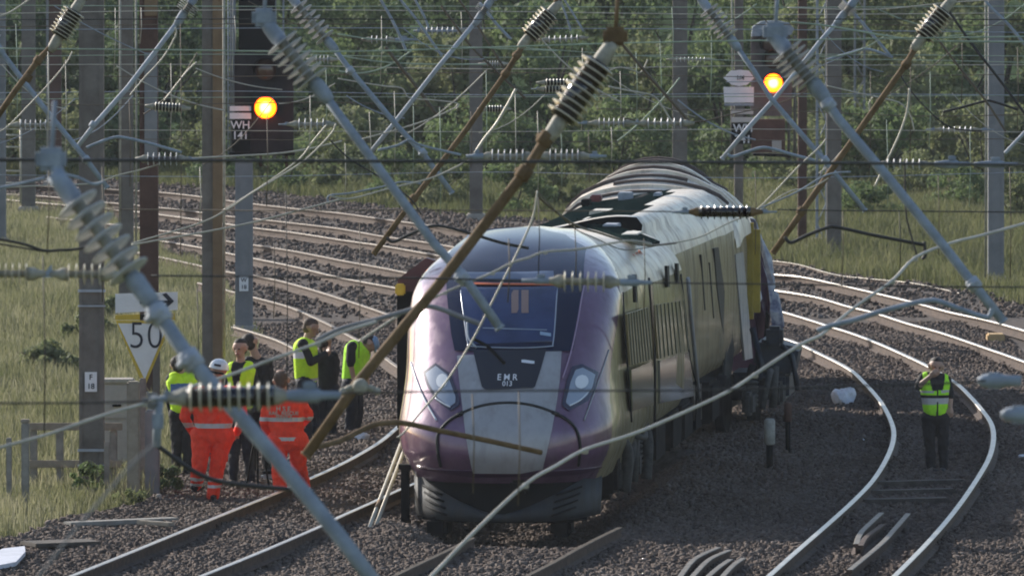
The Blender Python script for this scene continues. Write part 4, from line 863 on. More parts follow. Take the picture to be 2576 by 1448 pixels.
def s1(root, P, d):
    for txt, y in (('WH', 315), ('141', 341)):
        me = text_mesh(txt, 0.19, 0.004); me.transform(Matrix.Translation(P(605, y, 0.075) - root.location) @ Matrix.Rotation(math.pi / 2, 4, 'X')); me.materials.append(M['white']); link('lettering', me, root)
    for x in (580, 588, 690, 712):
        mb = MB(); a_, b_ = P(x, 400, -0.2), P(x, -60, -0.2); mb.tube([a_, b_], 0.035 if x in (588, 690) else 0.02, 6); mb.build('upright', M['mast_grey'], root)
    mb = MB()
    for k in range(26):
        y = -40 + k * 17; a_, b_ = P(573, y, -0.2), P(588, y, -0.2); mb.tube([a_, b_], 0.012, 5)
    for x in (573, 588): mb.tube([P(x, -44, -0.2), P(x, 390, -0.2)], 0.012, 5)
    mb.build('ladder', M['galv'], root)
    mb = MB(); mb.prism([P(600, 128, -0.1), P(692, 128, -0.1), P(692, -60, -0.1), P(600, -60, -0.1)], (0, 0.08, 0)); mb.build('upper_board', M['black'], root)
    mb = MB(); mb.prism([P(x, y, -0.15) for x, y in ((575, 392), (740, 392), (740, 384), (575, 384))], (0, 0.7, 0)); mb.build('platform', M['under'], root)
    for x in (640, 655, 720):
        mb = MB(); mb.tube([P(x, 420 if x > 650 else 392, -0.2), P(x, 330, -0.2)], 0.03, 6); mb.build('bracket', M['mast_rust'], root)
signal(165, (668, 271), [(668, 176)], (590, 132, 738, 384), 'left railway signal with a glowing amber lamp on a dark board above plate 141',
       [('plate', [(578, 299), (632, 299), (632, 284), (578, 284)], M['white']), ('plate', [(578, 279), (632, 279), (632, 267), (578, 267)], M['white']),
        ('number_board', [(584, 380), (630, 380), (630, 302), (584, 302)], M['black'])], mat('signal board brown black', (0.03, 0.026, 0.028), 0.8, var=0.3, scale=3, spec=0.1), False, s1)
def s2(root, P, d):
    for txt, y, x in (('WH', 323, 1869), ('741', 351, 1869)):
        me = text_mesh(txt, 0.225, 0.004); me.transform(Matrix.Translation(P(x, y, 0.075) - root.location) @ Matrix.Rotation(math.pi / 2, 4, 'X')); me.materials.append(M['white']); link('lettering', me, root)
    me = text_mesh('1/4', 0.13, 0.004); me.transform(Matrix.Translation(P(1862, 196, 0.085) - root.location) @ Matrix.Rotation(math.pi / 2, 4, 'X')); me.materials.append(M['letter']); link('lettering', me, root)
    mb = MB(); mb.prism([P(x, y, 0.1) for x, y in ((1890, 92), (1990, 88), (1998, 72), (1985, 58), (1955, 52), (1915, 54), (1893, 68))], (0, 0.3, 0)); mb.build('cap', M['galv'], root)
    for x in (1842, 1985, 2000):
        mb = MB(); mb.tube([P(x, 400, -0.15), P(x, 90 if x != 1842 else 250, -0.15)], 0.035, 6); mb.build('upright', M['mast'], root)
    mb = MB(); mb.prism([P(x, y, -0.02) for x, y in ((1890, 384), (1975, 384), (1975, 300), (1890, 300))], (0, 0.2, 0)); mb.build('lower_box', M['mast_rust'], root)
    mb = MB(); mb.prism([P(x, y, 0.0) for x, y in ((1895, 392), (1990, 396), (1990, 388), (1895, 386))], (0, 0.5, 0)); mb.build('platform', M['under'], root)
    mb = MB(); mb.prism([P(x, y, 0.03) for x, y in ((1942, 382), (1966, 382), (1966, 352), (1942, 352))], (0, 0.05, 0)); mb.build('door', M['cabinet'], root)
signal(192, (1945, 209), [(1945, 150), (1938, 108)], (1889, 60, 1992, 292), 'right railway signal with a glowing amber lamp on a grey rounded board above plate 741',
       [('hexagon_plate', [(1820, 196), (1838, 178), (1862, 176), (1884, 178), (1897, 196), (1880, 213), (1860, 217), (1840, 213)], M['white']),
        ('trapezoid_plate', [(1822, 258), (1896, 258), (1896, 219), (1820, 219)], M['white']), ('plate_ledge', [(1822, 266), (1896, 266), (1896, 260), (1822, 260)], M['galv']),
        ('plate', [(1840, 287), (1895, 287), (1895, 275), (1840, 275)], mat('dirty white plate', (0.52, 0.48, 0.45), 0.6)), ('plate', [(1840, 307), (1895, 307), (1895, 295), (1840, 295)], mat('dirty white plate', (0.52, 0.48, 0.45), 0.6)),
        ('number_board', [(1840, 362), (1890, 362), (1890, 309), (1840, 309)], M['black'])], mat('signal board grey', (0.11, 0.10, 0.098), 0.8, var=0.25, scale=3, spec=0.1), True, s2)

# ------------------------------------------------------------------ insulators, arms and wires of the overhead line
def sheds(mb, p0, p1, n, R, core_r, md=0, mc=1, bell=True):
    L = (p1 - p0).length; d = (p1 - p0).normalized(); mb.cyl(p0, p1, core_r, 12, mc); pitch = L / n
    for k in range(n):
        c = p0 + d * (pitch * (k + 0.25))
        mb.lathe(c, c + d, [(0, core_r * 1.05), (pitch * 0.05, core_r * 1.3), (pitch * 0.16, R * 0.97), (pitch * 0.20, R), (pitch * 0.25, R * 0.98), (pitch * 0.20, R * 0.7), (pitch * 0.22, core_r * 1.02)], 24, md)
def clamp(mb, p, d, r, mi=0):
    mb.lathe(p - d * r * 1.2, p + d * r * 1.2, [(0, r * 1.05), (r * 0.2, r * 1.32), (r * 2.2, r * 1.32), (r * 2.4, r * 1.05)], 12, mi)
    u, v = frame(d); mb.box(p + u * r * 1.5, (r * 1.1, r * 1.3, r * 0.9), 0, None, r * 0.2); mb.cyl(p + u * r * 1.5 - v * r * 1.2, p + u * r * 1.5 + v * r * 1.2, r * 0.45, 8)
def arm(label, top, i0, i1, tube, dT, dB, dia, n, R, disc, core, tm, cap='core_tan', knots=(), group='slanting registration arms'):
    """top fitting -> insulator -> long tube, all along one line that comes nearer or recedes from dT to dB"""
    y0, y1 = top[1], tube[-1][1]
    D = lambda y: dT + (dB - dT) * 0.16 * (y - y0) / (y1 - y0)
    Q = lambda p: at(p[0], p[1], D(p[1]))
    root = thing('registration_arm', Q(tube[-1]), label, 'support arm', group)
    P = [Q(p) for p in tube]; mb = MB(); mb.tube([Q(i1)] + P, dia / 2, 12)
    if len(P): mb.lathe(P[-1], P[-1] + (P[-1] - P[-2]).normalized(), [(0, dia * 0.58), (0.015, dia * 0.58)], 12)
    tb = mb.build('tube', M[tm], root)
    a_, b_ = Q(i0), Q(i1); d = (b_ - a_).normalized(); mb = MB(); sheds(mb, a_ + d * 0.06, b_ - d * 0.06, n, R, R * (0.70 if core == 'disc_dark' else 0.30), 0, 1)
    io = mb.build('insulator', [M[disc], M[core]], root)
    for q, s_ in ((a_, 1), (b_, -1)):
        mb = MB(); mb.lathe(q - d * 0.10 * s_, q + d * s_, [(0, dia * 0.62), (0.05, R * 0.40), (0.14, R * 0.44), (0.18, R * 0.34)], 14); mb.build('end_cap', M[cap], io)
    mb = MB(); t = Q(top); mb.tube([a_, t], R * 0.3, 10); mb.box(t, (R * 1.3, R * 0.8, R * 1.0), 0, None, R * 0.2); mb.tube([t, t + Vector((0.02, 0, R * 2.5))], R * 0.12, 6)
    mb.build('hanger', M[tm], root)
    for kx in knots:
        q = Q(kx); mb = MB(); clamp(mb, q, d, dia * 0.55); mb.build('clamp', M[tm if tm != 'galv' else 'galv_pale'], root)
    return root
arm('nearest thick grey arm slanting past the speed sign to the bottom edge', (128, 400), (168, 478), (352, 722), [(480, 905), (700, 1158), (870, 1368), (965, 1495)], 47, 43, 0.076, 7, 0.115, 'disc_pale', 'core_tan', 'galv', 'galv', [(400, 790), (480, 905)])
arm('grey arm slanting from the left signal down to the train windscreen', (664, 44), (690, 84), (806, 226), [(900, 352), (1090, 610), (1170, 700), (1256, 822)], 64, 62, 0.062, 7, 0.125, 'disc_pale', 'core_tan', 'galv', 'galv', [(1162, 696)])
arm('long rust brown arm slanting from the top centre across the train nose', (1548, 92), (1520, 140), (1400, 318), [(1372, 352), (1330, 420), (1100, 720), (900, 962), (772, 1142)], 63, 60, 0.072, 9, 0.125, 'disc_cream', 'disc_dark', 'rust_tube', 'core_tan', [(1372, 350), (1318, 436)])
arm('thin grey arm in the upper middle ending left of the far mast', (722, -22), (738, 0), (832, 112), [(880, 175), (1000, 318), (1066, 388), (1136, 484)], 100, 97, 0.058, 7, 0.115, 'disc_pale', 'core_tan', 'galv', 'galv', [(882, 178), (1064, 384)])
arm('pale grey arm slanting down left in the upper middle, crossing the brown arm', (1240, -10), (1232, 5), (1205, 45), [(1100, 172), (1000, 300), (930, 386)], 104, 104, 0.05, 5, 0.10, 'disc_pale', 'core_tan', 'galv_pale', 'galv')
arm('brown arm with dark insulator left of the top centre, ending by the left tracks', (1412, -20), (1394, 22), (1322, 104), [(1300, 140), (1270, 188), (1170, 330), (1042, 500), (942, 636)], 98, 95, 0.058, 8, 0.12, 'disc_cream', 'disc_dark', 'rust_tube', 'core_tan', [(1300, 140), (1272, 186), (1040, 500)])
arm('thick grey arm slanting from the right signal down to the right-hand rails', (1950, 80), (1962, 108), (2058, 226), [(2110, 300), (2250, 466), (2380, 626), (2450, 716), (2522, 806)], 66, 64, 0.066, 7, 0.13, 'disc_pale', 'core_tan', 'galv', 'galv', [(2084, 262), (2450, 714)])
arm('thin grey arm left of the right signal, crossing its lamp and passing the lattice post', (1758, -16), (1772, 10), (1846, 108), [(1896, 178), (1938, 246), (2072, 402), (2175, 528)], 99, 96, 0.055, 7, 0.115, 'disc_pale', 'core_tan', 'galv', 'galv', [(2076, 402)])
arm('thin pale arm slanting down left across the right signal plates', (2160, -12), (2148, 4), (2116, 44), [(2064, 104), (1951, 246), (1884, 320), (1818, 398)], 102, 101, 0.05, 5, 0.10, 'disc_pale', 'core_tan', 'galv_pale', 'galv')
arm('rust brown arm with dark insulator at the upper right, ending beside the wrecked carriage', (2396, -22), (2384, 14), (2312, 106), [(2280, 160), (2150, 345), (2012, 540), (1946, 634)], 92, 90, 0.06, 8, 0.12, 'disc_cream', 'disc_dark', 'rust_tube', 'core_tan', [(2280, 162), (2016, 532)])
arm('thin grey arm at the upper left edge crossing the nearest left mast', (-60, 50), (-48, 66), (-8, 118), [(4, 132), (100, 258), (210, 392), (268, 470)], 98, 96, 0.056, 6, 0.11, 'disc_pale', 'core_tan', 'galv', 'galv', [(218, 402)])
arm('pale grey arm slanting down left between the two left masts', (496, -20), (488, -4), (456, 44), [(400, 118), (320, 222), (236, 316), (196, 368)], 100, 99, 0.052, 5, 0.11, 'disc_pale', 'core_tan', 'galv_pale', 'galv', [(234, 314)])
arm('brown arm with dark insulator in the top left corner', (206, -14), (196, 14), (140, 106), [(96, 152), (40, 226), (-40, 342)], 88, 87, 0.055, 8, 0.115, 'disc_cream', 'disc_dark', 'rust_tube', 'core_tan', [(96, 152), (70, 196)])

def hins(label, x0, x1, y, d, R, n, disc, core, fit=(), y1=None, gap=None, group='insulators hanging level in the wires', tm='galv', cap='core_tan'):
    y1 = y if y1 is None else y1; a_, b_ = at(x0, y, d), at(x1, y1, d); dv = (b_ - a_).normalized(); root = thing('insulator', a_, label, 'insulator', group); mb = MB()
    Y = lambda x: y + (y1 - y) * (x - x0) / (x1 - x0)
    segs = [(x0, x1)] if not gap else [(x0, gap[0]), (gap[1], x1)]
    for s0, s1_ in segs: mb = MB(); sheds(mb, at(s0, Y(s0), d), at(s1_, Y(s1_), d), n, R, R * (0.68 if core == 'disc_dark' else 0.34), 0, 1); mb.build('sheds', [M[disc], M[core]], root)
    for s0, s1_ in segs:
        for x, s_ in ((s0, -1), (s1_, 1)):
            q = at(x, Y(x), d); mb = MB(); mb.lathe(q - dv * 0.02 * s_, q + dv * s_, [(0, R * 0.62), (0.04, R * 0.62), (0.07, R * 0.4), (0.12, R * 0.25)], 12); mb.build('end_cap', M[cap], root)
    if gap:
        mb = MB(); mb.tube([at(gap[0], Y(gap[0]), d), at(gap[1], Y(gap[1]), d)], R * 0.26, 10); q = at(sum(gap) / 2, Y(sum(gap) / 2), d); mb.prism([q + Vector((-R * .6, -R * .2, -R * .3)), q + Vector((R * .6, -R * .2, -R * .3)), q + Vector((0.02, -R * .2, R * .9))], (0, R * .4, 0)); mb.build('link', M[tm], root)
    for f0, f1, r in fit:
        p, q = at(f0, Y(f0), d), at(f1, Y(f1), d); L = (q - p).length; mb = MB(); mb.lathe(p, q, [(0, r * .4), (L * .1, r * .45), (L * .3, r * .62), (L * .62, r * .66), (L * .7, r * .4), (L, r * .35)], 10)
        mb.box(p.lerp(q, 0.5) + Vector((0, 0, r * 0.9)), (L * .22, r * .7, r * .7), 0, None, r * .15); mb.build('tension_fitting', M[tm], root)
    return root
hins('pale level insulator at the left edge above the wire loop', 46, 122, 315, 100, 0.06, 6, 'disc_pale', 'core_tan')
hins('small dark level insulator beside the rusty mast', 388, 456, 268, 100, 0.055, 8, 'disc_cream', 'disc_dark', y1=272)
hins('pale level insulator in front of the rusty mast', 366, 452, 400, 92, 0.065, 6, 'disc_pale', 'core_dark', [(454, 500, .02)])
hins('pale level insulator just right of the left signal lamp', 746, 822, 313, 96, 0.062, 5, 'disc_pale', 'core_tan', [(742, 700, .02)])
hins('double pale level insulator left of the train roof, on the dark upper wire', 1232, 1462, 393, 82, 0.062, 6, 'disc_pale', 'core_tan', [(1228, 1172, .045), (1466, 1526, .035)], gap=(1324, 1378))
hins('double pale level insulator above the train roof, in front of the far mast', 1502, 1722, 310, 96, 0.056, 6, 'disc_pale', 'core_tan', [(1500, 1444, .02)], gap=(1576, 1624))
hins('pale level insulator hanging in front of the right side of the train nose', 1412, 1530, 707, 62, 0.068, 6, 'disc_cream', 'core_tan', [(1410, 1312, .035), (1538, 1640, .04)], y1=709)
hins('dark brown level insulator in front of the train roof edge', 1758, 1888, 533, 76, 0.060, 8, 'disc_dark', 'disc_dark', [(1756, 1690, .03), (1890, 1955, .022)], cap='rust_tube')
hins('large blurred dark insulator in front of the orange-suited workers', 470, 690, 1000, 46, 0.072, 9, 'disc_cream', 'disc_dark', [(700, 858, .055), (462, 380, .03)], y1=996)
hins('double pale insulator at the left edge in front of the nearest mast', -10, 262, 688, 58, 0.066, 5, 'disc_cream', 'core_tan', gap=(76, 165), y1=690)
hins('faint pale insulator with grey fitting on the right side of the dark upper wire', 2226, 2322, 413, 84, 0.05, 6, 'disc_pale', 'core_tan', [(2350, 2440, .06), (2450, 2560, .05)])
hins('thin pale insulator high on the right in front of the bushes', 2368, 2450, 326, 110, 0.04, 6, 'disc_pale', 'core_tan', [(2366, 2330, .02), (2455, 2500, .02)])
hins('upper small dark insulator left of the big dark one', 1372, 1432, 208, 104, 0.045, 7, 'disc_cream', 'disc_dark', y1=207)
hins('lower small dark insulator left of the big dark one', 1370, 1428, 224, 104, 0.045, 7, 'disc_cream', 'disc_dark', [(1368, 1336, .02)])
hins('small dark insulator beside the far mast left of the train', 1222, 1264, 274, 108, 0.045, 6, 'disc_cream', 'disc_dark')
hins('small pale insulator on the far mast above the train roof', 1698, 1778, 150, 112, 0.032, 8, 'disc_pale', 'core_tan')
hins('tiny pale insulator on the wire above the far left mast of the train', 1224, 1262, 161, 112, 0.04, 6, 'disc_pale', 'core_tan')
hins('row of pale sheds on the topmost wire, left of the top centre', 930, 980, 100, 112, 0.05, 4, 'disc_pale', 'core_tan', [(982, 1050, .035)])
hins('row of pale sheds on the topmost wire, right of the first row', 1068, 1160, 78, 112, 0.05, 7, 'disc_pale', 'galv', [(1066, 1040, .03)])
hins('small pale insulator on the top wire near the brown arm', 1376, 1460, 100, 112, 0.045, 6, 'disc_pale', 'core_tan', y1=96)
hins('small pale insulator on the wire right of the left signal', 792, 830, 150, 108, 0.05, 4, 'disc_pale', 'core_tan')
for px, py, d, lab in [(2500, 957, 52, 'blurred grey tension clamp at the right edge level with the officer'), (2562, 1042, 48, 'blurred pale fitting at the right edge below the tension clamp')]:
    mb = MB(); p = at(px, py, d); mb.lathe(p - Vector((0.09, 0, 0)), p + Vector((1, 0, 0)), [(0, .015), (.03, .035), (.10, .045), (.17, .03), (.24, .03)], 12); mb.box(p, (0.08, 0.05, 0.09), 0, None, 0.01)
    tag(mb.build('tension_clamp', M['galv']), lab, 'clamp')

def wire(label, pts, d, dia, m, d2=None, name='overhead_wire', cat='wire', sm=6, knots=(), group=None):
    n = len(pts); d2 = d if d2 is None else d2
    P = [at(x, y, d + (d2 - d) * i / (n - 1)) for i, (x, y) in enumerate(pts)]
    Q = smooth_path(P, sm) if sm > 1 else P
    mb = MB(); mb.tube(Q, dia / 2, 7)
    for i in knots:
        p = P[i]; r = dia * 1.1; mb.box(p - Vector((0, 0, dia * .4)), (r * 1.6, r, r * 1.4), 0, None, r * .2)
    return tag(mb.build(name, M[m]), label, cat, group)
wire('long pale contact wire from the bottom edge past the train nose to the right edge', [(1040, 1492), (1085, 1448), (1200, 1330), (1322, 1217), (1400, 1170), (1472, 1130), (1590, 1092), (1700, 1046), (1830, 985), (1900, 940), (2010, 868), (2060, 845), (2092, 820), (2160, 765), (2245, 705), (2302, 648), (2390, 612), (2470, 592), (2600, 556)], 62, 0.026, 'wire_pale', 78, knots=(3, 5, 9, 10, 14, 15), sm=4)
wire('pale contact wire rising from the left edge across the left mast to the officers', [(-20, 1130), (120, 1092), (250, 1047), (363, 1014), (470, 975), (563, 948), (680, 905), (800, 862), (858, 836), (945, 809)], 56, 0.020, 'wire_pale', 60, knots=(3, 7), sm=4)
wire('straight dark wire at the height of the headlights, right part', [(850, 988), (1280, 982), (1717, 981), (2300, 966), (2480, 957)], 50, 0.011, 'wire_dark', knots=(2,))
wire('straight dark wire at the height of the headlights, left part', [(-20, 1014), (180, 1013), (380, 1009)], 48, 0.011, 'wire_dark')
wire('dark straight wire crossing the whole scene just above the train roof', [(-20, 402), (800, 405), (1700, 408), (2230, 411), (2600, 415)], 52, 0.020, 'wire_dark', 60)
wire('thin dark wire at the upper nose height, left part', [(380, 693), (700, 696), (1040, 699), (1310, 706)], 60, 0.012, 'wire_dark')
wire('thin dark wire at the upper nose height, right part', [(1640, 711), (1900, 714), (2300, 720), (2600, 722)], 62, 0.010, 'wire_dark')
wire('thin dark wire level with the train roof on the right', [(1955, 527), (2050, 529), (2300, 531), (2600, 534)], 78, 0.011, 'wire_dark')
wire('thin dark wire level with the left tracks', [(200, 526), (480, 528), (700, 530), (1010, 528), (1690, 532)], 78, 0.010, 'wire_brown', 76)
wire('pale green wire running level above the left signal lamp to the top centre', [(-20, 122), (430, 126), (860, 130), (1280, 118), (1700, 106), (2600, 92)], 90, 0.014, 'wire_green')
wire('dark level wire near the top edge', [(-20, 50), (700, 48), (1300, 50), (1800, 48), (2600, 50)], 96, 0.011, 'wire_dark')
wire('yellow green wire dropping to the right across the right signal', [(1990, 56), (2070, 64), (2145, 76), (2240, 92), (2340, 103), (2600, 106)], 92, 0.018, 'wire_green')
wire('pale tangled wire falling from the brown arm end across the windscreen to the nose side', [(1352, 480), (1340, 548), (1306, 626), (1262, 712), (1226, 783), (1186, 860), (1122, 960), (1060, 1034), (1019, 1084), (1000, 1100)], 74, 0.016, 'wire_pale')
wire('dark messenger wire sagging from the brown arm over the train roof', [(1352, 480), (1362, 502), (1442, 563), (1510, 586), (1560, 602), (1626, 617), (1700, 611)], 76, 0.020, 'wire_brown', 84)
wire('second dark strand just under the sagging messenger wire', [(1352, 482), (1440, 570), (1500, 600), (1570, 628), (1640, 620)], 77, 0.010, 'wire_brown', 84)
wire('pale wire rising from the train roof to the right past the dark insulator', [(1690, 612), (1760, 596), (1830, 562), (1900, 530), (1955, 476), (2010, 418), (2060, 372), (2078, 350)], 86, 0.014, 'wire_pale')
wire('pale wire pair strand rising right above the wrecked carriage', [(1880, 536), (1960, 503), (2010, 480), (2080, 440), (2140, 432)], 88, 0.016, 'galv')
wire('grey strand rising from the dark insulator towards the brown right arm', [(1890, 545), (1935, 512), (1990, 480), (2040, 472), (2085, 448)], 90, 0.012, 'wire_pale')
wire('pale wire with clips crossing the train windscreen top', [(900, 860), (1000, 795), (1060, 765), (1120, 735), (1190, 706), (1240, 685), (1289, 660), (1330, 648), (1372, 633), (1459, 626), (1576, 606), (1640, 614)], 66, 0.016, 'wire_pale', knots=(3, 5, 8))
wire('dark looped cable at the left edge above the insulator', [(-20, 598), (60, 614), (110, 630), (150, 629), (200, 625), (300, 600)], 64, 0.020, 'wire_dark')
wire('second dark cable at the left edge running into the loop', [(-20, 610), (50, 622), (110, 632)], 64, 0.013, 'wire_dark')
wire('upper pale strand slanting up from the rusty mast across the left tracks', [(330, 612), (353, 606), (500, 562), (567, 530), (633, 486), (700, 446), (770, 400), (830, 340), (845, 312)], 94, 0.017, 'wire_pale')
wire('lower pale strand slanting up from the rusty mast across the left tracks', [(330, 616), (420, 600), (500, 586), (600, 567), (673, 550), (763, 526), (860, 500)], 92, 0.017, 'wire_pale')
wire('dark pull-off tube from the left post to the orange workers boots', [(396, 1120), (440, 1152), (483, 1182), (525, 1202), (567, 1213), (640, 1222), (730, 1230), (790, 1236)], 58, 0.030, 'wire_dark', name='steady_arm', cat='steady arm')
wire('blurred grey stay falling from the left post to the bottom left ballast', [(396, 1112), (333, 1166), (260, 1250), (187, 1333), (120, 1420), (60, 1490)], 34, 0.010, 'mast_grey', name='stay_wire')
wire('brown bent tube lying across the train nose hatch', [(775, 1128), (820, 1118), (859, 1106), (900, 1086), (940, 1068), (986, 1062), (1032, 1066), (1109, 1083), (1226, 1107), (1362, 1137)], 70, 0.042, 'rust_tube', 72, name='steady_arm', cat='steady arm')
wire('grey curved steady arm reaching from the officers to the windscreen', [(796, 856), (859, 826), (940, 805), (1026, 781), (1062, 772), (1085, 771), (1112, 778), (1160, 797), (1206, 814)], 64, 0.034, 'mast_grey', name='steady_arm', cat='steady arm')
wire('pale grey curved steady arm above the right-hand rails', [(2056, 832), (2087, 820), (2150, 804), (2217, 783), (2290, 764), (2334, 756), (2360, 757), (2410, 775), (2477, 797), (2492, 790), (2496, 776)], 64, 0.036, 'galv', name='steady_arm', cat='steady arm')
wire('dark bent steady arm right of the wrecked carriage', [(1974, 596), (1990, 610), (2030, 592), (2077, 574), (2104, 571), (2200, 592), (2325, 616)], 78, 0.030, 'wire_dark', name='steady_arm', cat='steady arm')
wire('dark clamp dropper joining the bent steady arm to the contact wire', [(2325, 608), (2327, 640), (2320, 652)], 78, 0.030, 'wire_dark', name='dropper_clamp', cat='clamp')
wire('dark dropper falling from the thick right arm to the contact wire', [(2276, 400), (2279, 526), (2286, 570), (2306, 640)], 77, 0.016, 'wire_dark')
wire('grey curved steady arm below the right signal', [(1830, 388), (1844, 394), (1880, 382), (1914, 372), (1940, 374), (1990, 388), (2050, 404)], 98, 0.034, 'galv', name='steady_arm', cat='steady arm')
wire('grey curved steady arm in front of the rusty mast', [(218, 372), (240, 362), (283, 347), (310, 346), (380, 362), (457, 384)], 97, 0.032, 'galv', name='steady_arm', cat='steady arm')
wire('thin grey arm at the left edge below the near fitting', [(-20, 476), (50, 462), (113, 447)], 60, 0.018, 'galv', name='steady_arm', cat='steady arm')
wire('thin grey arm right of the near fitting on the left', [(160, 437), (200, 448), (233, 463), (262, 458)], 60, 0.018, 'galv', name='steady_arm', cat='steady arm')
wire('pale wire slanting from the left insulator down to the near arm', [(400, 413), (350, 428), (300, 440), (233, 461), (120, 466), (-20, 474)], 92, 0.014, 'wire_pale')
wire('pale wire passing under the left signal board', [(480, 398), (503, 397), (600, 392), (700, 386), (780, 374), (860, 355)], 96, 0.018, 'wire_pale')
wire('pale wire slanting down left from the insulator by the left signal', [(823, 313), (790, 352), (757, 396), (700, 440), (640, 480), (560, 530)], 95, 0.016, 'wire_pale')
wire('pale wire in the top left corner', [(-20, 46), (20, 34), (67, 4), (90, -20)], 94, 0.018, 'wire_pale')
wire('thin pale wire crossing the far left mast', [(182, 130), (166, 160), (120, 215), (75, 262), (20, 318), (-20, 340)], 96, 0.015, 'wire_pale')
wire('thin pale wire hooking down beside the rusty mast', [(442, 70), (441, 92), (410, 145), (360, 200), (327, 240)], 97, 0.016, 'wire_pale')
wire('thin pale dropper slanting to the dark insulator left of the left signal', [(495, 156), (470, 180), (440, 218), (412, 254)], 99, 0.016, 'wire_pale')
wire('grey tube slanting down in the upper middle, left of a parallel pair', [(945, -20), (975, 30), (1000, 78), (1022, 130)], 108, 0.034, 'galv', name='push_off_arm', cat='steady arm')
wire('grey tube slanting down in the upper middle, longest of the pair', [(990, -20), (1040, 40), (1080, 96), (1112, 142)], 108, 0.030, 'galv', name='push_off_arm', cat='steady arm')
wire('grey tube slanting to the small insulator near the top centre', [(1034, -20), (1052, 14), (1068, 44), (1078, 70)], 110, 0.028, 'galv', name='push_off_arm', cat='steady arm')
wire('brown tube slanting across the bushes left of the pale grey arm', [(970, 118), (1000, 158), (1050, 222), (1099, 288)], 106, 0.040, 'wire_brown', name='push_off_arm', cat='steady arm')
wire('dark tube slanting down behind the brown arm in the upper middle', [(1140, -20), (1196, 57), (1230, 110), (1268, 170)], 108, 0.026, 'wire_brown', name='push_off_arm', cat='steady arm')
wire('brown tube slanting behind the far mast left of the train', [(1110, 15), (1186, 117), (1250, 180), (1322, 248)], 110, 0.030, 'wire_brown', name='push_off_arm', cat='steady arm')
wire('short grey tube ending above the brown arm', [(1206, 8), (1219, 23), (1250, 62), (1286, 100)], 108, 0.034, 'galv', name='push_off_arm', cat='steady arm')
wire('dark tube slanting right from the big dark insulator', [(1550, 96), (1566, 113), (1640, 200), (1720, 290), (1740, 316)], 100, 0.034, 'wire_brown', name='push_off_arm', cat='steady arm')
wire('left thin grey tube of a pair at the top centre', [(1406, -20), (1412, 7), (1424, 40), (1436, 78)], 108, 0.024, 'galv', name='push_off_arm', cat='steady arm')
wire('right thin grey tube of a pair at the top centre', [(1410, -16), (1424, 7), (1446, 42), (1468, 80)], 108, 0.024, 'galv', name='push_off_arm', cat='steady arm')
wire('pale tube slanting down to the far mast left of the train roof', [(1298, 224), (1278, 262), (1248, 312), (1218, 350), (1194, 386)], 90, 0.028, 'wire_pale', name='push_off_arm', cat='steady arm')
wire('pale wire curving from the big dark insulator to the pale double insulator', [(1530, 218), (1580, 228), (1640, 240), (1664, 264), (1690, 304), (1716, 312)], 98, 0.018, 'wire_pale')
wire('thin pale wire curving beside the big dark insulator', [(1530, 178), (1560, 170), (1590, 176), (1612, 182), (1630, 150)], 100, 0.015, 'wire_pale')
wire('dark tube slanting across the right bushes, longer of two', [(2380, 14), (2397, 43), (2450, 118), (2520, 208), (2600, 316)], 100, 0.030, 'wire_dark', name='push_off_arm', cat='steady arm')
wire('dark tube slanting across the right bushes, shorter of two', [(2350, 88), (2360, 100), (2420, 178), (2480, 254), (2530, 330)], 102, 0.026, 'wire_brown', name='push_off_arm', cat='steady arm')
wire('pale dropper curving down right of the rust brown right arm', [(2288, 222), (2282, 280), (2262, 340), (2234, 400), (2200, 470)], 92, 0.022, 'wire_pale')
wire('dark wire falling right from the rust brown right arm', [(2266, 190), (2286, 222), (2330, 272), (2390, 320), (2470, 330)], 94, 0.016, 'wire_dark')
wire('grey tube slanting to the upper right of the lattice post', [(2120, -4), (2134, 17), (2190, 82), (2240, 142)], 108, 0.036, 'galv', name='push_off_arm', cat='steady arm')
wire('grey curved steady arm right of the lattice post', [(2080, 150), (2094, 147), (2150, 130), (2177, 124), (2200, 128), (2246, 145)], 108, 0.032, 'galv', name='steady_arm', cat='steady arm')
wire('grey tube slanting out of the picture at the upper right corner', [(2474, -8), (2490, 17), (2540, 66), (2600, 140)], 106, 0.034, 'galv', name='push_off_arm', cat='steady arm')
wire('short pale tube at the right picture edge', [(2528, 386), (2552, 360), (2600, 310)], 96, 0.036, 'galv_pale', name='push_off_arm', cat='steady arm')
wire('dark bent steady arm in front of the right edge mast', [(2372, 282), (2420, 270), (2477, 255), (2500, 256), (2560, 276)], 104, 0.028, 'wire_dark', name='steady_arm', cat='steady arm')
wire('thin pale wire across the right bushes below the yellow green wire', [(2080, 216), (2150, 232), (2240, 252), (2268, 262), (2290, 290), (2300, 330)], 100, 0.015, 'wire_pale')
wire('pale wire sagging from the middle wires towards the train roof', [(1560, 296), (1660, 310), (1760, 306), (1830, 290), (1960, 260), (2060, 215)], 104, 0.014, 'wire_brown')
wire('thin wire sagging left of the far mast in the upper middle', [(850, 140), (960, 156), (1080, 162), (1224, 162)], 106, 0.016, 'wire_green')
wire('thin pale wire below the upper middle arms', [(850, 198), (960, 216), (1010, 222), (1030, 246), (1090, 252), (1150, 260), (1148, 274)], 104, 0.015, 'wire_pale')
wire('pale jumper rising right in the upper middle, between the crossing arms', [(910, 350), (1000, 326), (1080, 300), (1140, 274), (1152, 262)], 102, 0.016, 'wire_pale')
wire('curved grey steady arm left of the double pale insulator', [(950, 378), (1000, 366), (1030, 352), (1060, 366), (1160, 390)], 84, 0.022, 'galv', name='steady_arm', cat='steady arm')
wire('thin pale wire falling from the double pale insulator to the left verge', [(1180, 402), (1140, 424), (1090, 446), (1040, 460), (980, 474), (880, 500), (830, 492)], 84, 0.016, 'wire_pale')
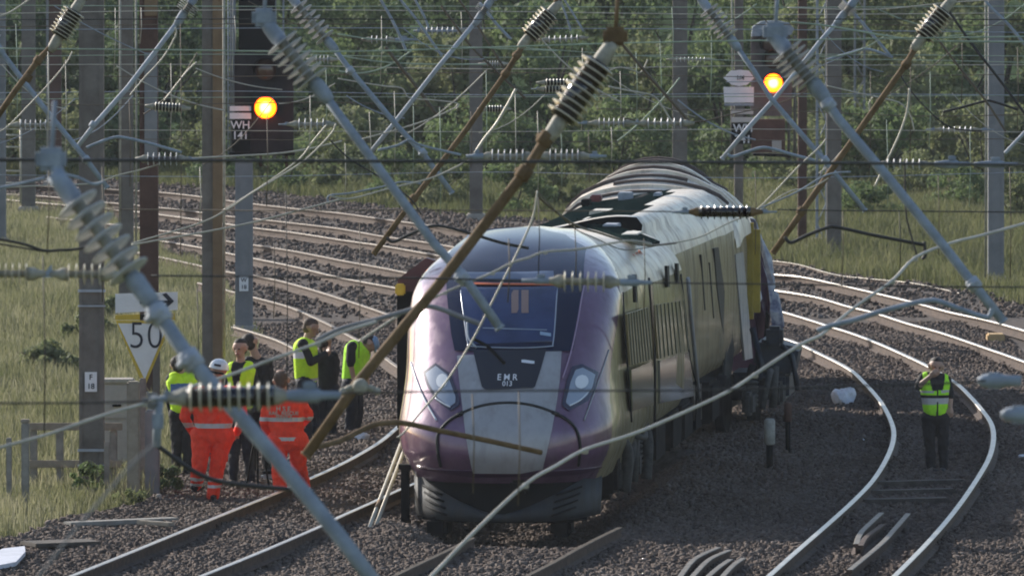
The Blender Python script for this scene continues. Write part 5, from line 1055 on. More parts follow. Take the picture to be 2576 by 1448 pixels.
wire('grey bent rod on the verge left of the far mast', [(826, 512), (828, 492), (880, 486), (960, 470), (1010, 458), (1060, 462)], 100, 0.020, 'galv', name='steady_arm', cat='steady arm')
wire('dark wire slanting across the left signal arm to the tracks', [(828, 350), (880, 400), (960, 448), (1030, 498), (1060, 540)], 94, 0.016, 'wire_dark')
wire('dark bent tube above the train shoulder on the left', [(972, 598), (990, 608), (1030, 590), (1092, 568), (1172, 584), (1260, 610), (1330, 624)], 84, 0.028, 'wire_dark', name='steady_arm', cat='steady arm')
wire('pale grey rod above the middle verge', [(2060, 436), (2100, 400), (2180, 300), (2186, 260), (2200, 240)], 110, 0.012, 'wire_pale')
wire('thin dark level wire across the bushes left of the big insulator', [(-20, 262), (200, 264), (480, 262), (860, 258), (1180, 274)], 106, 0.010, 'wire_brown')
wire('thin pale level wire across the bushes right of the big insulator', [(1500, 274), (1700, 276), (2000, 280), (2300, 292), (2600, 288)], 108, 0.010, 'wire_brown')
wire('green level wire crossing the upper right bushes', [(1280, 118), (1600, 140), (1900, 154), (2200, 150), (2600, 158)], 106, 0.010, 'wire_green')
wire('pale level wire under the top edge on the right', [(1980, 20), (2200, 24), (2400, 6), (2600, -6)], 104, 0.014, 'wire_pale')
wire('pale level wire at the top edge in the middle', [(850, 86), (930, 98), (1070, 112), (1240, 122), (1400, 128)], 104, 0.013, 'wire_green')
wire('thin background wire running level across the bushes, first of twelve from the top', [(-30, 13.5), (600, 16.6), (1250, 16.7), (1900, 19.3), (2610, 15.8)], 110, 0.011, 'wire_green', group='thin level background wires')
wire('thin background wire running level across the bushes, second of twelve from the top', [(-30, 35.1), (600, 25.4), (1250, 29.4), (1900, 37.3), (2610, 32.4)], 113, 0.011, 'wire_pale', group='thin level background wires')
wire('thin background wire running level across the bushes, third of twelve from the top', [(-30, 68.8), (600, 60.5), (1250, 63.5), (1900, 62.2), (2610, 64.7)], 116, 0.011, 'wire_brown', group='thin level background wires')
wire('thin background wire running level across the bushes, fourth of twelve from the top', [(-30, 76.9), (600, 71.2), (1250, 71.5), (1900, 74.6), (2610, 82.7)], 119, 0.011, 'galv', group='thin level background wires')
wire('thin background wire running level across the bushes, fifth of twelve from the top', [(-30, 143.2), (600, 137.1), (1250, 144.8), (1900, 136.8), (2610, 141.9)], 122, 0.011, 'wire_green', group='thin level background wires')
wire('thin background wire running level across the bushes, sixth of twelve from the top', [(-30, 163.5), (600, 163.0), (1250, 173.9), (1900, 165.7), (2610, 163.4)], 125, 0.011, 'wire_pale', group='thin level background wires')
wire('thin background wire running level across the bushes, seventh of twelve from the top', [(-30, 191.8), (600, 192.3), (1250, 182.6), (1900, 193.5), (2610, 186.6)], 128, 0.011, 'wire_brown', group='thin level background wires')
wire('thin background wire running level across the bushes, eighth of twelve from the top', [(-30, 234.1), (600, 229.7), (1250, 239.1), (1900, 236.0), (2610, 239.5)], 131, 0.011, 'galv', group='thin level background wires')
wire('thin background wire running level across the bushes, ninth of twelve from the top', [(-30, 250.7), (600, 244.9), (1250, 243.8), (1900, 243.2), (2610, 240.3)], 134, 0.011, 'wire_green', group='thin level background wires')
wire('thin background wire running level across the bushes, tenth of twelve from the top', [(-30, 324.8), (600, 328.9), (1250, 331.6), (1900, 325.0), (2610, 332.8)], 137, 0.011, 'wire_pale', group='thin level background wires')
wire('thin background wire running level across the bushes, eleventh of twelve from the top', [(-30, 350.1), (600, 351.0), (1250, 357.1), (1900, 353.2), (2610, 349.1)], 140, 0.011, 'wire_brown', group='thin level background wires')
wire('thin background wire running level across the bushes, twelfth of twelve from the top', [(-30, 439.8), (600, 444.2), (1250, 432.9), (1900, 447.7), (2610, 432.4)], 143, 0.011, 'galv', group='thin level background wires')
wire('thin grey stray wire rising to the right across the upper left corner', [(-18, 365.8), (34, 348.8), (86, 323.6), (138, 290.3), (189, 248.7)], 118, 0.011, 'galv', group='thin stray wires in the tangle')
wire('thin pale stray wire falling to the right across the upper left corner', [(5, 163.3), (46, 207.8), (86, 241.2), (126, 263.5), (167, 274.7)], 114, 0.014, 'wire_pale', group='thin stray wires in the tangle')
wire('thin grey stray wire rising to the right across the bushes left of the rusty mast', [(181, 354.4), (219, 340.3), (258, 316.5), (296, 283.0), (335, 239.8)], 112, 0.014, 'galv', group='thin stray wires in the tangle')
wire('thin grey stray wire falling to the right across the bushes left of the rusty mast', [(137, 15.3), (197, 52.5), (258, 85.5), (318, 114.4), (378, 139.2)], 102, 0.011, 'galv', group='thin stray wires in the tangle')
wire('thin brown stray wire rising to the right across the tan flanged mast', [(361, 287.7), (395, 265.3), (429, 231.9), (463, 187.5), (497, 132.1)], 114, 0.017, 'wire_brown', group='thin stray wires in the tangle')
wire('thin pale stray wire falling to the right across the tan flanged mast', [(293, 165.9), (361, 206.8), (429, 239.1), (498, 262.9), (566, 278.2)], 114, 0.017, 'wire_pale', group='thin stray wires in the tangle')
wire('thin brown stray wire rising to the right across the left signal head', [(512, 413.6), (557, 388.5), (601, 351.8), (645, 303.6), (690, 243.8)], 110, 0.011, 'wire_brown', group='thin stray wires in the tangle')
wire('thin pale stray wire falling to the right across the left signal head', [(492, 172.2), (547, 193.0), (601, 208.9), (655, 219.8), (710, 225.7)], 109, 0.014, 'wire_pale', group='thin stray wires in the tangle')
wire('thin pale stray wire rising to the right across the grey arm below the left signal', [(702, 261.5), (737, 257.4), (773, 247.3), (808, 231.3), (843, 209.5)], 115, 0.014, 'wire_pale', group='thin stray wires in the tangle')
wire('thin brown stray wire falling to the right across the grey arm below the left signal', [(624, 3.1), (699, 42.0), (773, 71.2), (847, 90.8), (921, 100.8)], 110, 0.011, 'wire_brown', group='thin stray wires in the tangle')
wire('thin greenish stray wire rising to the right across the upper middle bushes', [(853, 178.9), (899, 184.4), (945, 177.6), (990, 158.5), (1036, 127.1)], 107, 0.017, 'wire_green', group='thin stray wires in the tangle')
wire('thin grey stray wire falling to the right across the upper middle bushes', [(871, 240.5), (908, 263.2), (945, 280.3), (981, 291.8), (1018, 297.7)], 106, 0.014, 'galv', group='thin stray wires in the tangle')
wire('thin pale stray wire rising to the right across the far mast left of the train', [(1008, 345.0), (1062, 314.6), (1116, 276.4), (1170, 230.5), (1225, 176.7)], 103, 0.014, 'wire_pale', group='thin stray wires in the tangle')
wire('thin grey stray wire falling to the right across the far mast left of the train', [(1016, 73.2), (1066, 111.2), (1116, 136.4), (1167, 148.9), (1217, 148.7)], 109, 0.011, 'galv', group='thin stray wires in the tangle')
wire('thin pale stray wire rising to the right across the big dark insulator', [(1205, 335.0), (1247, 325.3), (1288, 305.9), (1329, 276.6), (1371, 237.7)], 101, 0.011, 'wire_pale', group='thin stray wires in the tangle')
wire('thin brown stray wire falling to the right across the big dark insulator', [(1205, 221.3), (1246, 252.0), (1288, 275.7), (1330, 292.5), (1371, 302.3)], 112, 0.011, 'wire_brown', group='thin stray wires in the tangle')
wire('thin brown stray wire rising to the right across the bushes above the train roof', [(1388, 258.5), (1424, 245.9), (1460, 229.3), (1495, 208.4), (1531, 183.5)], 111, 0.017, 'wire_brown', group='thin stray wires in the tangle')
wire('thin pale stray wire falling to the right across the bushes above the train roof', [(1356, 92.6), (1408, 147.6), (1460, 193.5), (1511, 230.1), (1563, 257.7)], 105, 0.017, 'wire_pale', group='thin stray wires in the tangle')
wire('thin greenish stray wire rising to the right across the slim dark mast', [(1553, 354.8), (1592, 324.5), (1631, 287.8), (1671, 245.0), (1710, 195.8)], 105, 0.017, 'wire_green', group='thin stray wires in the tangle')
wire('thin pale stray wire falling to the right across the slim dark mast', [(1513, 177.9), (1572, 218.2), (1631, 251.1), (1691, 276.5), (1750, 294.3)], 119, 0.011, 'wire_pale', group='thin stray wires in the tangle')
wire('thin greenish stray wire rising to the right across the right signal plates', [(1702, 72.8), (1753, 76.2), (1803, 66.9), (1854, 45.0), (1904, 10.4)], 123, 0.017, 'wire_green', group='thin stray wires in the tangle')
wire('thin grey stray wire falling to the right across the right signal plates', [(1705, 251.2), (1754, 289.0), (1803, 318.3), (1852, 339.2), (1901, 351.7)], 105, 0.017, 'galv', group='thin stray wires in the tangle')
wire('thin grey stray wire rising to the right across the lattice post', [(1827, 206.4), (1901, 204.9), (1975, 193.6), (2049, 172.3), (2123, 141.2)], 119, 0.011, 'galv', group='thin stray wires in the tangle')
wire('thin brown stray wire falling to the right across the lattice post', [(1886, 11.2), (1931, 57.4), (1975, 99.5), (2019, 137.4), (2064, 171.2)], 113, 0.014, 'wire_brown', group='thin stray wires in the tangle')
wire('thin greenish stray wire rising to the right across the bushes right of the lattice post', [(2060, 142.4), (2104, 141.7), (2147, 132.1), (2190, 113.9), (2233, 86.8)], 102, 0.014, 'wire_green', group='thin stray wires in the tangle')
wire('thin grey stray wire falling to the right across the bushes right of the lattice post', [(2070, 77.3), (2108, 119.2), (2147, 150.5), (2185, 171.2), (2223, 181.3)], 118, 0.011, 'galv', group='thin stray wires in the tangle')
wire('thin brown stray wire rising to the right across the rust brown right arm', [(2203, 252.9), (2261, 223.5), (2318, 186.9), (2376, 143.1), (2434, 92.0)], 101, 0.011, 'wire_brown', group='thin stray wires in the tangle')
wire('thin greenish stray wire falling to the right across the rust brown right arm', [(2203, 20.7), (2260, 45.6), (2318, 63.8), (2376, 75.1), (2434, 79.7)], 102, 0.011, 'wire_green', group='thin stray wires in the tangle')
wire('thin greenish stray wire rising to the right across the right edge mast', [(2387, 90.4), (2438, 85.5), (2490, 68.2), (2542, 38.4), (2594, -3.7)], 125, 0.014, 'wire_green', group='thin stray wires in the tangle')
wire('thin pale stray wire falling to the right across the right edge mast', [(2395, 234.1), (2443, 285.0), (2490, 323.9), (2538, 351.1), (2585, 366.4)], 125, 0.011, 'wire_pale', group='thin stray wires in the tangle')
# twin pole leaning at the train corner
root = thing('leaning_pole', ground(930, 1345), 'pair of thin pale poles leaning against the left corner of the train nose', 'pole')
for k, (a_, b_) in enumerate([((1010, 1112), (922, 1345)), ((1022, 1118), (938, 1342))]):
    mb = MB(); p0 = ground(*b_); t = at(a_[0], a_[1], p0.y + 3.2); mb.tube([p0, p0.lerp(t, 0.5), t], 0.026, 8); mb.build('rod', M['wire_pale'], root)
    if k == 0:
        mb = MB(); mb.cyl(p0.lerp(t, 0.28), p0.lerp(t, 0.36), 0.03, 8); mb.build('rust_band', M['mast_tan'], root)
DC = {}; WHERE = ['at the far left edge', 'beside the nearest left mast', 'beside the rusty mast', 'beside the left signal', 'right of the left signal', 'left of the far mast by the train', 'around the big dark insulator', 'above the train roof', 'left of the right signal', 'around the lattice post', 'in front of the right bank', 'beside the right edge mast']
# vertical droppers
for px, y0, y1, d, m in [(121, 130, 400, 80, 'wire_pale'), (108, 640, 1100, 64, 'wire_dark'), (122, 400, 640, 66, 'wire_brown'), (257, 420, 760, 84, 'wire_brown'), (454, 60, 640, 98, 'wire_brown'), (503, 420, 560, 90, 'wire_pale'), (496, 720, 1000, 88, 'wire_dark'),
                         (719, 480, 980, 96, 'wire_dark'), (672, 290, 520, 92, 'wire_brown'), (780, 240, 400, 95, 'wire_pale'), (905, 560, 900, 97, 'wire_brown'), (929, 280, 440, 100, 'wire_pale'), (992, 230, 420, 102, 'wire_pale'), (1106, 270, 540, 100, 'wire_green'),
                         (1223, 180, 400, 104, 'wire_green'), (1296, 230, 480, 102, 'wire_pale'), (1352, 280, 480, 98, 'wire_pale'), (1354, 495, 690, 76, 'wire_dark'), (1445, 560, 720, 82, 'wire_brown'), (1465, 120, 330, 108, 'wire_pale'), (1538, 320, 420, 100, 'wire_pale'), (1600, 130, 300, 108, 'wire_green'),
                         (1660, 100, 300, 106, 'wire_green'), (1620, 600, 780, 80, 'wire_brown'), (1640, 712, 920, 64, 'wire_brown'), (2120, 530, 720, 84, 'wire_brown'), (2262, 530, 700, 82, 'wire_dark'), (2290, 120, 420, 100, 'wire_brown'), (2540, 420, 700, 90, 'wire_brown'), (2420, 100, 260, 104, 'wire_brown'),
                         (1280, 600, 760, 68, 'wire_brown'), (1305, 980, 1270, 60, 'wire_brown'), (1188, 990, 1240, 62, 'wire_brown'), (560, 560, 700, 96, 'wire_brown'),
        (40, 60, 300, 104, 'wire_green'), (165, 150, 420, 106, 'wire_pale'), (290, 20, 180, 104, 'wire_pale'), (325, 250, 470, 100, 'wire_brown'), (430, 160, 360, 106, 'wire_pale'), (590, 40, 130, 108, 'wire_pale'), (820, 170, 340, 108, 'wire_green'), (868, 360, 520, 104, 'wire_pale'), (960, 40, 210, 110, 'wire_pale'), (1040, 260, 470, 108, 'wire_green'), (1160, 30, 170, 112, 'wire_pale'), (1185, 280, 420, 106, 'wire_brown'), (1410, 300, 470, 104, 'wire_green'), (1480, 330, 460, 106, 'wire_brown'), (1560, 180, 330, 110, 'wire_pale'), (1690, 20, 140, 112, 'wire_green'), (1790, 90, 260, 108, 'wire_green'), (1815, 280, 400, 106, 'wire_brown'), (2075, 20, 180, 110, 'wire_pale'), (2190, 180, 440, 108, 'wire_brown'), (2230, 300, 520, 104, 'wire_green'), (2340, 180, 380, 106, 'wire_green'), (2360, 440, 640, 92, 'wire_brown'), (2440, 330, 520, 100, 'wire_green'), (2560, 120, 330, 104, 'wire_brown'), (1900, 430, 640, 96, 'wire_brown'), (690, 610, 800, 98, 'wire_brown'), (355, 20, 110, 102, 'wire_pale')]:
    a_, b_ = at(px, y0, d), at(px + random.uniform(-4, 4), y1, d); mb = MB(); mb.tube([a_, a_.lerp(b_, 0.5) + Vector((0.01, 0, 0)), b_], 0.0045, 5)
    tone = {'wire_pale': 'pale', 'wire_dark': 'dark', 'wire_brown': 'brown', 'wire_green': 'greenish'}[m]; col_ = min(11, int(px / 2576 * 12)); lvl = 'high' if y1 < 330 else ('middle height' if y1 < 620 else 'low')
    key = (tone, lvl, col_); DC[key] = DC.get(key, 0) + 1
    tag(mb.build('dropper', M[m]), f'{["", "second ", "third ", "fourth ", "fifth "][DC[key] - 1]}{tone} {lvl} dropper wire hanging {WHERE[col_]}', 'dropper wire', 'thin vertical droppers')

# ------------------------------------------------------------------ people
def cap_mesh(caps, voxel, smooth=3):
    """union of tapered capsules as one continuous surface"""
    mb = MB()
    for p0, p1, r0, r1, zone in caps:
        L = (p1 - p0).length
        if L < 1e-4: p1 = p0 + Vector((0, 0, 1e-3)); L = 1e-3
        pr = [(-r0 * math.cos(q), max(r0 * math.sin(q), 1e-4)) for q in np.linspace(0, math.pi / 2, 6)]
        pr += [(L + r1 * math.sin(q), max(r1 * math.cos(q), 1e-4)) for q in np.linspace(0, math.pi / 2, 6)]
        mb.lathe(p0, p1, pr, 14)
    me = bpy.data.meshes.new('tmp'); me.from_pydata(mb.v, [], mb.f)
    o = bpy.data.objects.new('tmp', me); COL.objects.link(o)
    md = o.modifiers.new('r', 'REMESH'); md.mode = 'VOXEL'; md.voxel_size = voxel
    if smooth: s_ = o.modifiers.new('s', 'SMOOTH'); s_.iterations = smooth; s_.factor = 0.5
    dg = bpy.context.evaluated_depsgraph_get(); dg.update()
    out = bpy.data.meshes.new_from_object(o.evaluated_get(dg)); bpy.data.objects.remove(o); bpy.data.meshes.remove(me)
    n = len(out.polygons); c = np.zeros(n * 3, np.float32); out.polygons.foreach_get('center', c); c = c.reshape(-1, 3)
    best = np.full(n, 1e9); z = np.zeros(n, np.int32)
    for p0, p1, r0, r1, zone in caps:
        a_ = np.array(p0); b_ = np.array(p1); ab = b_ - a_; t = np.clip((c - a_) @ ab / max(ab @ ab, 1e-9), 0, 1)
        dd = np.linalg.norm(c - (a_ + t[:, None] * ab), axis=1) - (r0 + (r1 - r0) * t)
        k = dd < best; best[k] = dd[k]; z[k] = zone
    out.polygons.foreach_set('use_smooth', [True] * n)
    return out, c, z
def person(label, foot, J, dy, face, top, bottom, shoes='boots', arms='sleeve', hair='hair', vest=None, headgear=None, gloves=None, scale_r=1.0, bands=(), vest_fn=None, fdist=None, extra=None, hands=('L', 'R'), neck_z='skin', collar=None):
    """J: joints as picture points; dy: metres farther (+) or nearer (-) than the feet"""
    d0 = fdist or gd(foot[1]); base = ground(*foot) if not fdist else Vector((at(foot[0], foot[1], d0).x, d0, 0))
    zf = at(foot[0], foot[1], d0).z
    root = thing('person', (base.x, base.y, 0.0), label, 'person')
    W = {k: at(J[k][0], J[k][1], d0 + dy.get(k, 0.0)) - Vector((0, 0, zf if fdist else 0)) - root.location for k in J}
    f = Vector((math.sin(math.radians(face)), math.cos(math.radians(face)), 0)); r_ = Vector((f.y, -f.x, 0)); s = scale_r; U = Vector((0, 0, 1))
    TOP, BOT, SKIN, SHOE, EYE, LIP, SLV, GLV = range(8)
    C = []
    sh = W['sL'].lerp(W['sR'], 0.5); hp = W['hL'].lerp(W['hR'], 0.5); hd = W['head']; up = (hd - sh).normalized()
    nk = sh.lerp(hd, 0.42)
    C += [(sh + U * 0.02, hd - up * 0.04, 0.062, 0.056, SKIN if neck_z == 'skin' else TOP)]
    hf = (f - up * f.dot(up)).normalized(); hs = hf.cross(up).normalized()
    hR = 0.098
    C += [(hd + up * 0.02 - hf * 0.02, hd + up * 0.025 + hf * 0.015, hR, hR * 0.95, SKIN), (hd + hf * 0.03 - up * 0.05, hd + hf * 0.048 - up * 0.075, 0.072, 0.050, SKIN),
          (hd + hf * 0.100 - up * 0.005, hd + hf * 0.118 - up * 0.035, 0.010, 0.018, SKIN), (hd + hf * 0.085 + up * 0.02 - hs * 0.04, hd + hf * 0.085 + up * 0.02 + hs * 0.04, 0.018, 0.018, SKIN)]
    for q in (-1, 1):
        C += [(hd + hf * 0.096 + hs * 0.034 * q + up * 0.000, hd + hf * 0.098 + hs * 0.030 * q, 0.011, 0.011, EYE), (hd + hs * 0.096 * q - up * 0.022, hd + hs * 0.100 * q + up * 0.02 - hf * 0.01, 0.014, 0.020, SKIN)]
    C += [(hd + hf * 0.098 - up * 0.066 - hs * 0.02, hd + hf * 0.098 - up * 0.066 + hs * 0.02, 0.010, 0.010, LIP)]
    # trunk
    mid = lambda a_, b_, t: W[a_].lerp(W[b_], t)
    C += [(W['sL'], W['sR'], 0.072 * s, 0.072 * s, TOP), (sh.lerp(W['sL'], 0.55) - U * 0.06, hp.lerp(W['hL'], 0.4), 0.118 * s, 0.115 * s, TOP), (sh.lerp(W['sR'], 0.55) - U * 0.06, hp.lerp(W['hR'], 0.4), 0.118 * s, 0.115 * s, TOP),
          (sh - U * 0.1, hp, 0.125 * s, 0.12 * s, TOP), (W['hL'], W['hR'], 0.112 * s, 0.112 * s, BOT), (sh + U * 0.03, sh.lerp(W['sL'], 0.6), 0.06, 0.05, TOP), (sh + U * 0.03, sh.lerp(W['sR'], 0.6), 0.06, 0.05, TOP)]
    for q in 'LR':
        zarm = {'sleeve': (TOP, TOP), 'short': (SLV, SKIN), 'long': (SLV, SLV)}[arms]
        e = W['e' + q]; wv = W['w' + q]; sv = W['s' + q]
        C += [(sv, e, 0.064 * s, 0.050 * s, zarm[0]), (e, wv, 0.050 * s if zarm[1] != SKIN else 0.043, 0.040 * s if zarm[1] != SKIN else 0.029, zarm[1])]
        if arms == 'short': C += [(sv, sv.lerp(e, 0.8), 0.072 * s, 0.064 * s, SLV)]
        if q in hands:
            hz = GLV if gloves and q in gloves else SKIN
            dv = (wv - e).normalized(); side = dv.cross(f).normalized() if abs(dv.dot(f)) < 0.95 else r_; nb = dv.cross(side).normalized()
            pc = wv + dv * 0.075; C += [(wv, pc, 0.028, 0.026, hz), (wv + dv * 0.03 + side * 0.018, pc + side * 0.026, 0.020, 0.016, hz), (wv + dv * 0.03 - side * 0.018, pc - side * 0.026, 0.020, 0.016, hz)]
            for k_, (o_, ln) in enumerate(((-0.030, 0.052), (-0.010, 0.062), (0.010, 0.066), (0.030, 0.060))):
                a0 = pc + side * o_; a1 = a0 + dv * ln * 0.55 + nb * 0.010; a2 = a1 + dv * ln * 0.3 + nb * 0.022
                C += [(a0, a1, 0.0105, 0.0095, hz), (a1, a2, 0.0095, 0.008, hz)]
            t0 = wv + dv * 0.03 + side * 0.03; t1 = t0 + dv * 0.035 + side * 0.024 + nb * 0.01; C += [(t0, t1, 0.014, 0.011, hz), (t1, t1 + dv * 0.025, 0.011, 0.009, hz)]
        k_, an = W['k' + q], W['a' + q]; th = W['h' + q]
        C += [(th, k_, 0.106 * s, 0.076 * s, BOT), (k_, an, 0.076 * s, 0.060 * s, BOT)]
        tf = Matrix.Rotation(math.radians(18 if q == 'R' else -18), 3, 'Z') @ f
        fz = Vector((an.x, an.y, max(an.z - 0.055, 0.045)))
        C += [(an, fz, 0.058 * s, 0.052, BOT), (fz - tf * 0.05, fz + tf * 0.15, 0.050, 0.042, SHOE)]
    me, c, z = cap_mesh(C, 0.0078)
    for m in (top, bottom, 'skin', shoes, 'eye', 'lip', top if arms == 'sleeve' else arms_m(vest, top), 'glove'): me.materials.append(M[m])
    me.materials.append(M['reflect'])
    from mathutils import noise as mn
    hw = [W['wL'], W['wR']]; nv = len(me.vertices); nr = np.zeros(nv * 3, np.float32); me.vertices.foreach_get('normal', nr); co = np.zeros(nv * 3, np.float32); me.vertices.foreach_get('co', co); co = co.reshape(-1, 3); nr = nr.reshape(-1, 3)
    keep = (np.linalg.norm(co - np.array(hd), axis=1) < 0.20)
    if vest: keep |= co[:, 2] > hp.z - 0.10
    for q_ in hw: keep |= np.linalg.norm(co - np.array(q_), axis=1) < 0.17
    off_ = np.array([0 if keep[i] else mn.noise(Vector((co[i][0] * 15 + base.x, co[i][1] * 15, co[i][2] * 11))) * 0.016 + mn.noise(Vector((co[i][0] * 34, co[i][1] * 34, co[i][2] * 22 + base.y))) * 0.006 for i in range(nv)])
    co += nr * off_[:, None]; me.vertices.foreach_set('co', co.ravel()); me.update()
    # reflective bands on trousers / jacket: a band is (zone, z0, z1)
    for zone, b0, b1 in bands: z[(z == zone) & (c[:, 2] > b0) & (c[:, 2] < b1)] = 8
    me.polygons.foreach_set('material_index', z); link('body', me, root)
    # hair or helmet
    if headgear == 'helmet':
        mb = MB(); N, Kk = 24, 10; vs = []
        for j in range(Kk + 1):
            th_ = math.pi / 2 * j / Kk
            for k in range(N):
                an = 2 * math.pi * k / N; ax = hs * math.cos(an) * 0.128 + hf * math.sin(an) * 0.148
                vs.append(hd + up * (0.035 + 0.115 * math.cos(th_) ) + ax * math.sin(th_))
        for k in range(N):
            an = 2 * math.pi * k / N; vs.append(hd + up * 0.022 + (hs * math.cos(an) * 0.140 + hf * math.sin(an) * (0.185 if math.sin(an) > 0 else 0.158)))
        for k in range(N):
            an = 2 * math.pi * k / N; vs.append(hd + up * 0.012 + (hs * math.cos(an) * 0.128 + hf * math.sin(an) * 0.146))
        mb.add(vs, [(j * N + k, j * N + (k + 1) % N, (j + 1) * N + (k + 1) % N, (j + 1) * N + k) for j in range(Kk + 2) for k in range(N)]); hm = mb.build('helmet', M['helmet'], root, world=False)
        mb = MB(); mb.prism([hd - hf * 0.152 + up * 0.055 + hs * q * 0.045 + up * w_ for q, w_ in ((-1, 0), (1, 0), (1, 0.028), (-1, 0.028))], -hf * 0.008); mb.build('sticker', M['letter'], hm, world=False)
        mb = MB(); mb.tube([hd - hf * 0.10 - up * 0.03 + hs * 0.09, hd - hf * 0.14 - up * 0.035, hd - hf * 0.10 - up * 0.03 - hs * 0.09], 0.014, 8); mb.build('strap', M['black'], hm, world=False)
    else:
        hc = [(hd + up * 0.045 - hf * 0.035, hd + up * 0.06 + hf * 0.012, 0.096, 0.080, 0), (hd - up * 0.015 - hf * 0.045, hd + up * 0.03 - hf * 0.035, 0.080, 0.094, 0)]
        if headgear == 'ponytail': hc += [(hd - hf * 0.11 + up * 0.03, hd - hf * 0.15 - up * 0.05, 0.03, 0.034, 0), (hd - hf * 0.15 - up * 0.05, hd - hf * 0.12 - up * 0.20, 0.034, 0.015, 0)]
        hm, _, _ = cap_mesh(hc, 0.010, 2); hm.materials.append(M[hair]); ho = link('hair', hm, root)
        if headgear == 'bald':
            mb = MB(); mb.lathe(hd + up * 0.128 - hf * 0.01, hd + up * 0.2 - hf * 0.01, [(0, 0.055), (0.012, 0.045), (0.02, 0.02)], 14); mb.build('bald_patch', M['skin'], ho, world=False)
        if headgear == 'cap':
            mb = MB(); mb.lathe(hd + up * 0.05, hd + up, [(0, 0.112), (0.05, 0.110), (0.09, 0.075), (0.105, 0.01)], 18); mb.prism([hd + up * 0.055 + hs * q * 0.07 + hf * w_ for q, w_ in ((-1, 0.08), (1, 0.08), (0.7, 0.19), (-0.7, 0.19))], up * 0.012); mb.build('cap', M['blue_cap'], root, world=False)
    # high visibility vest: a shell round the trunk
    if vest:
        hipf = 0.80; v = 0.020
        VC = [(W['sL'].lerp(sh, 0.28), W['sR'].lerp(sh, 0.28), (0.075 * s + v), (0.075 * s + v), 0), (sh.lerp(W['sL'], 0.52) - U * 0.06, hp.lerp(W['hL'], 0.4).lerp(sh, 0.22), 0.122 * s + v, 0.122 * s + v, 0),
              (sh.lerp(W['sR'], 0.52) - U * 0.06, hp.lerp(W['hR'], 0.4).lerp(sh, 0.22), 0.122 * s + v, 0.122 * s + v, 0), (sh - U * 0.1, hp.lerp(sh, 0.22), 0.13 * s + v, 0.127 * s + v, 0)]
        vm, vc, vz = cap_mesh(VC, 0.010, 3)
        T = (sh - hp).normalized(); hgt = (vc - np.array(hp)) @ np.array(T); fr = (vc - np.array(hp)) @ np.array(f); lat = (vc - np.array(hp)) @ np.array(r_)
        mi = np.zeros(len(vc), np.int32); full = (sh - hp).length
        mi[(hgt > full * 0.36) & (hgt < full * 0.46)] = 1
        vm.materials.append(M[vest]); vm.materials.append(M['reflect']); vm.materials.append(M['blackcloth']); vm.materials.append(M['blue_shirt']); vm.materials.append(M['white'])
        if vest_fn: mi = vest_fn(mi, hgt / full, fr, lat)
        # trim below the hem
        vm.polygons.foreach_set('material_index', mi); bm = bmesh.new(); bm.from_mesh(vm); bm.faces.ensure_lookup_table()
        kill = [bm.faces[i] for i in np.nonzero((hgt < full * 0.02))[0]]; bmesh.ops.delete(bm, geom=kill, context='FACES'); bm.to_mesh(vm); bm.free()
        vo = link('vest', vm, root)
    if extra: extra(root, W, f, r_, U, sh, hp)
    return root
def arms_m(vest, top): return top
M['blue_cap'] = mat('pale blue cap', (0.22, 0.33, 0.52), 0.8)
def vf_back(mi, h, fr, lat):
    mi[(h > 0.56) & (h < 0.88) & (np.abs(lat) < 0.13) & (fr < 0)] = 3; mi[(h > 0.30) & (h < 0.38)] = 1; return mi
def vf_front(mi, h, fr, lat):
    mi[(h > 0.72) & (np.abs(lat) < 0.07 + 0.12 * (h - 0.72)) & (fr > 0)] = 2; mi[(np.abs(lat) < 0.014) & (fr > 0)] = 2; mi[(h > 0.52) & (h < 0.60)] = 2; mi[(h > 0.42) & (h < 0.52)] = 1
    mi[(h > 0.66) & (h < 0.72) & (np.abs(lat) > 0.05)] = 1; return mi
def vf_side(mi, h, fr, lat):
    mi[:] = 0; mi[(h > 0.10) & (h < 0.17)] = 1; mi[(h > 0.68) & (h < 0.86) & (fr < -0.06)] = 4; return mi
def vf_police(mi, h, fr, lat):
    mi[(h > 0.60) & (np.abs(lat) < 0.03 + 0.10 * (h - 0.6)) & (fr > 0)] = 2; mi[(h > 0.42) & (h < 0.48)] = 1; mi[(h > 0.5) & (h < 0.58) & (lat > 0.05)] = 2; return mi
def back_text(lines, zs, sizes, m='wire_pale'):
    def fn(root, W, f, r_, U, sh, hp):
        for t, z, sz in zip(lines, zs, sizes):
            me = text_mesh(t, sz, 0.003); c = hp.lerp(sh, z) - f * 0.175
            B = Matrix(((r_.x, 0, -f.x, c.x), (r_.y, 0, -f.y, c.y), (0, 1, 0, c.z), (0, 0, 0, 1))); me.transform(B); me.materials.append(M[m]); link('lettering', me, root)
    return fn
# far left officer, back to the camera
person('person with a blue panel on the back of a yellow vest, leftmost of the group', (455, 1200), dict(head=(449, 918), sL=(430, 952), sR=(486, 952), eL=(424, 1000), eR=(490, 1004), wL=(432, 1046), wR=(488, 1050), hL=(444, 1042), hR=(474, 1042), kL=(444, 1122), kR=(472, 1122), aL=(443, 1186), aR=(474, 1188)),
       dict(eL=-0.02, eR=0.1, wL=0.15, wR=0.25), 12, 'blackcloth', 'blackcloth', arms='long', vest='hivis', vest_fn=vf_back)
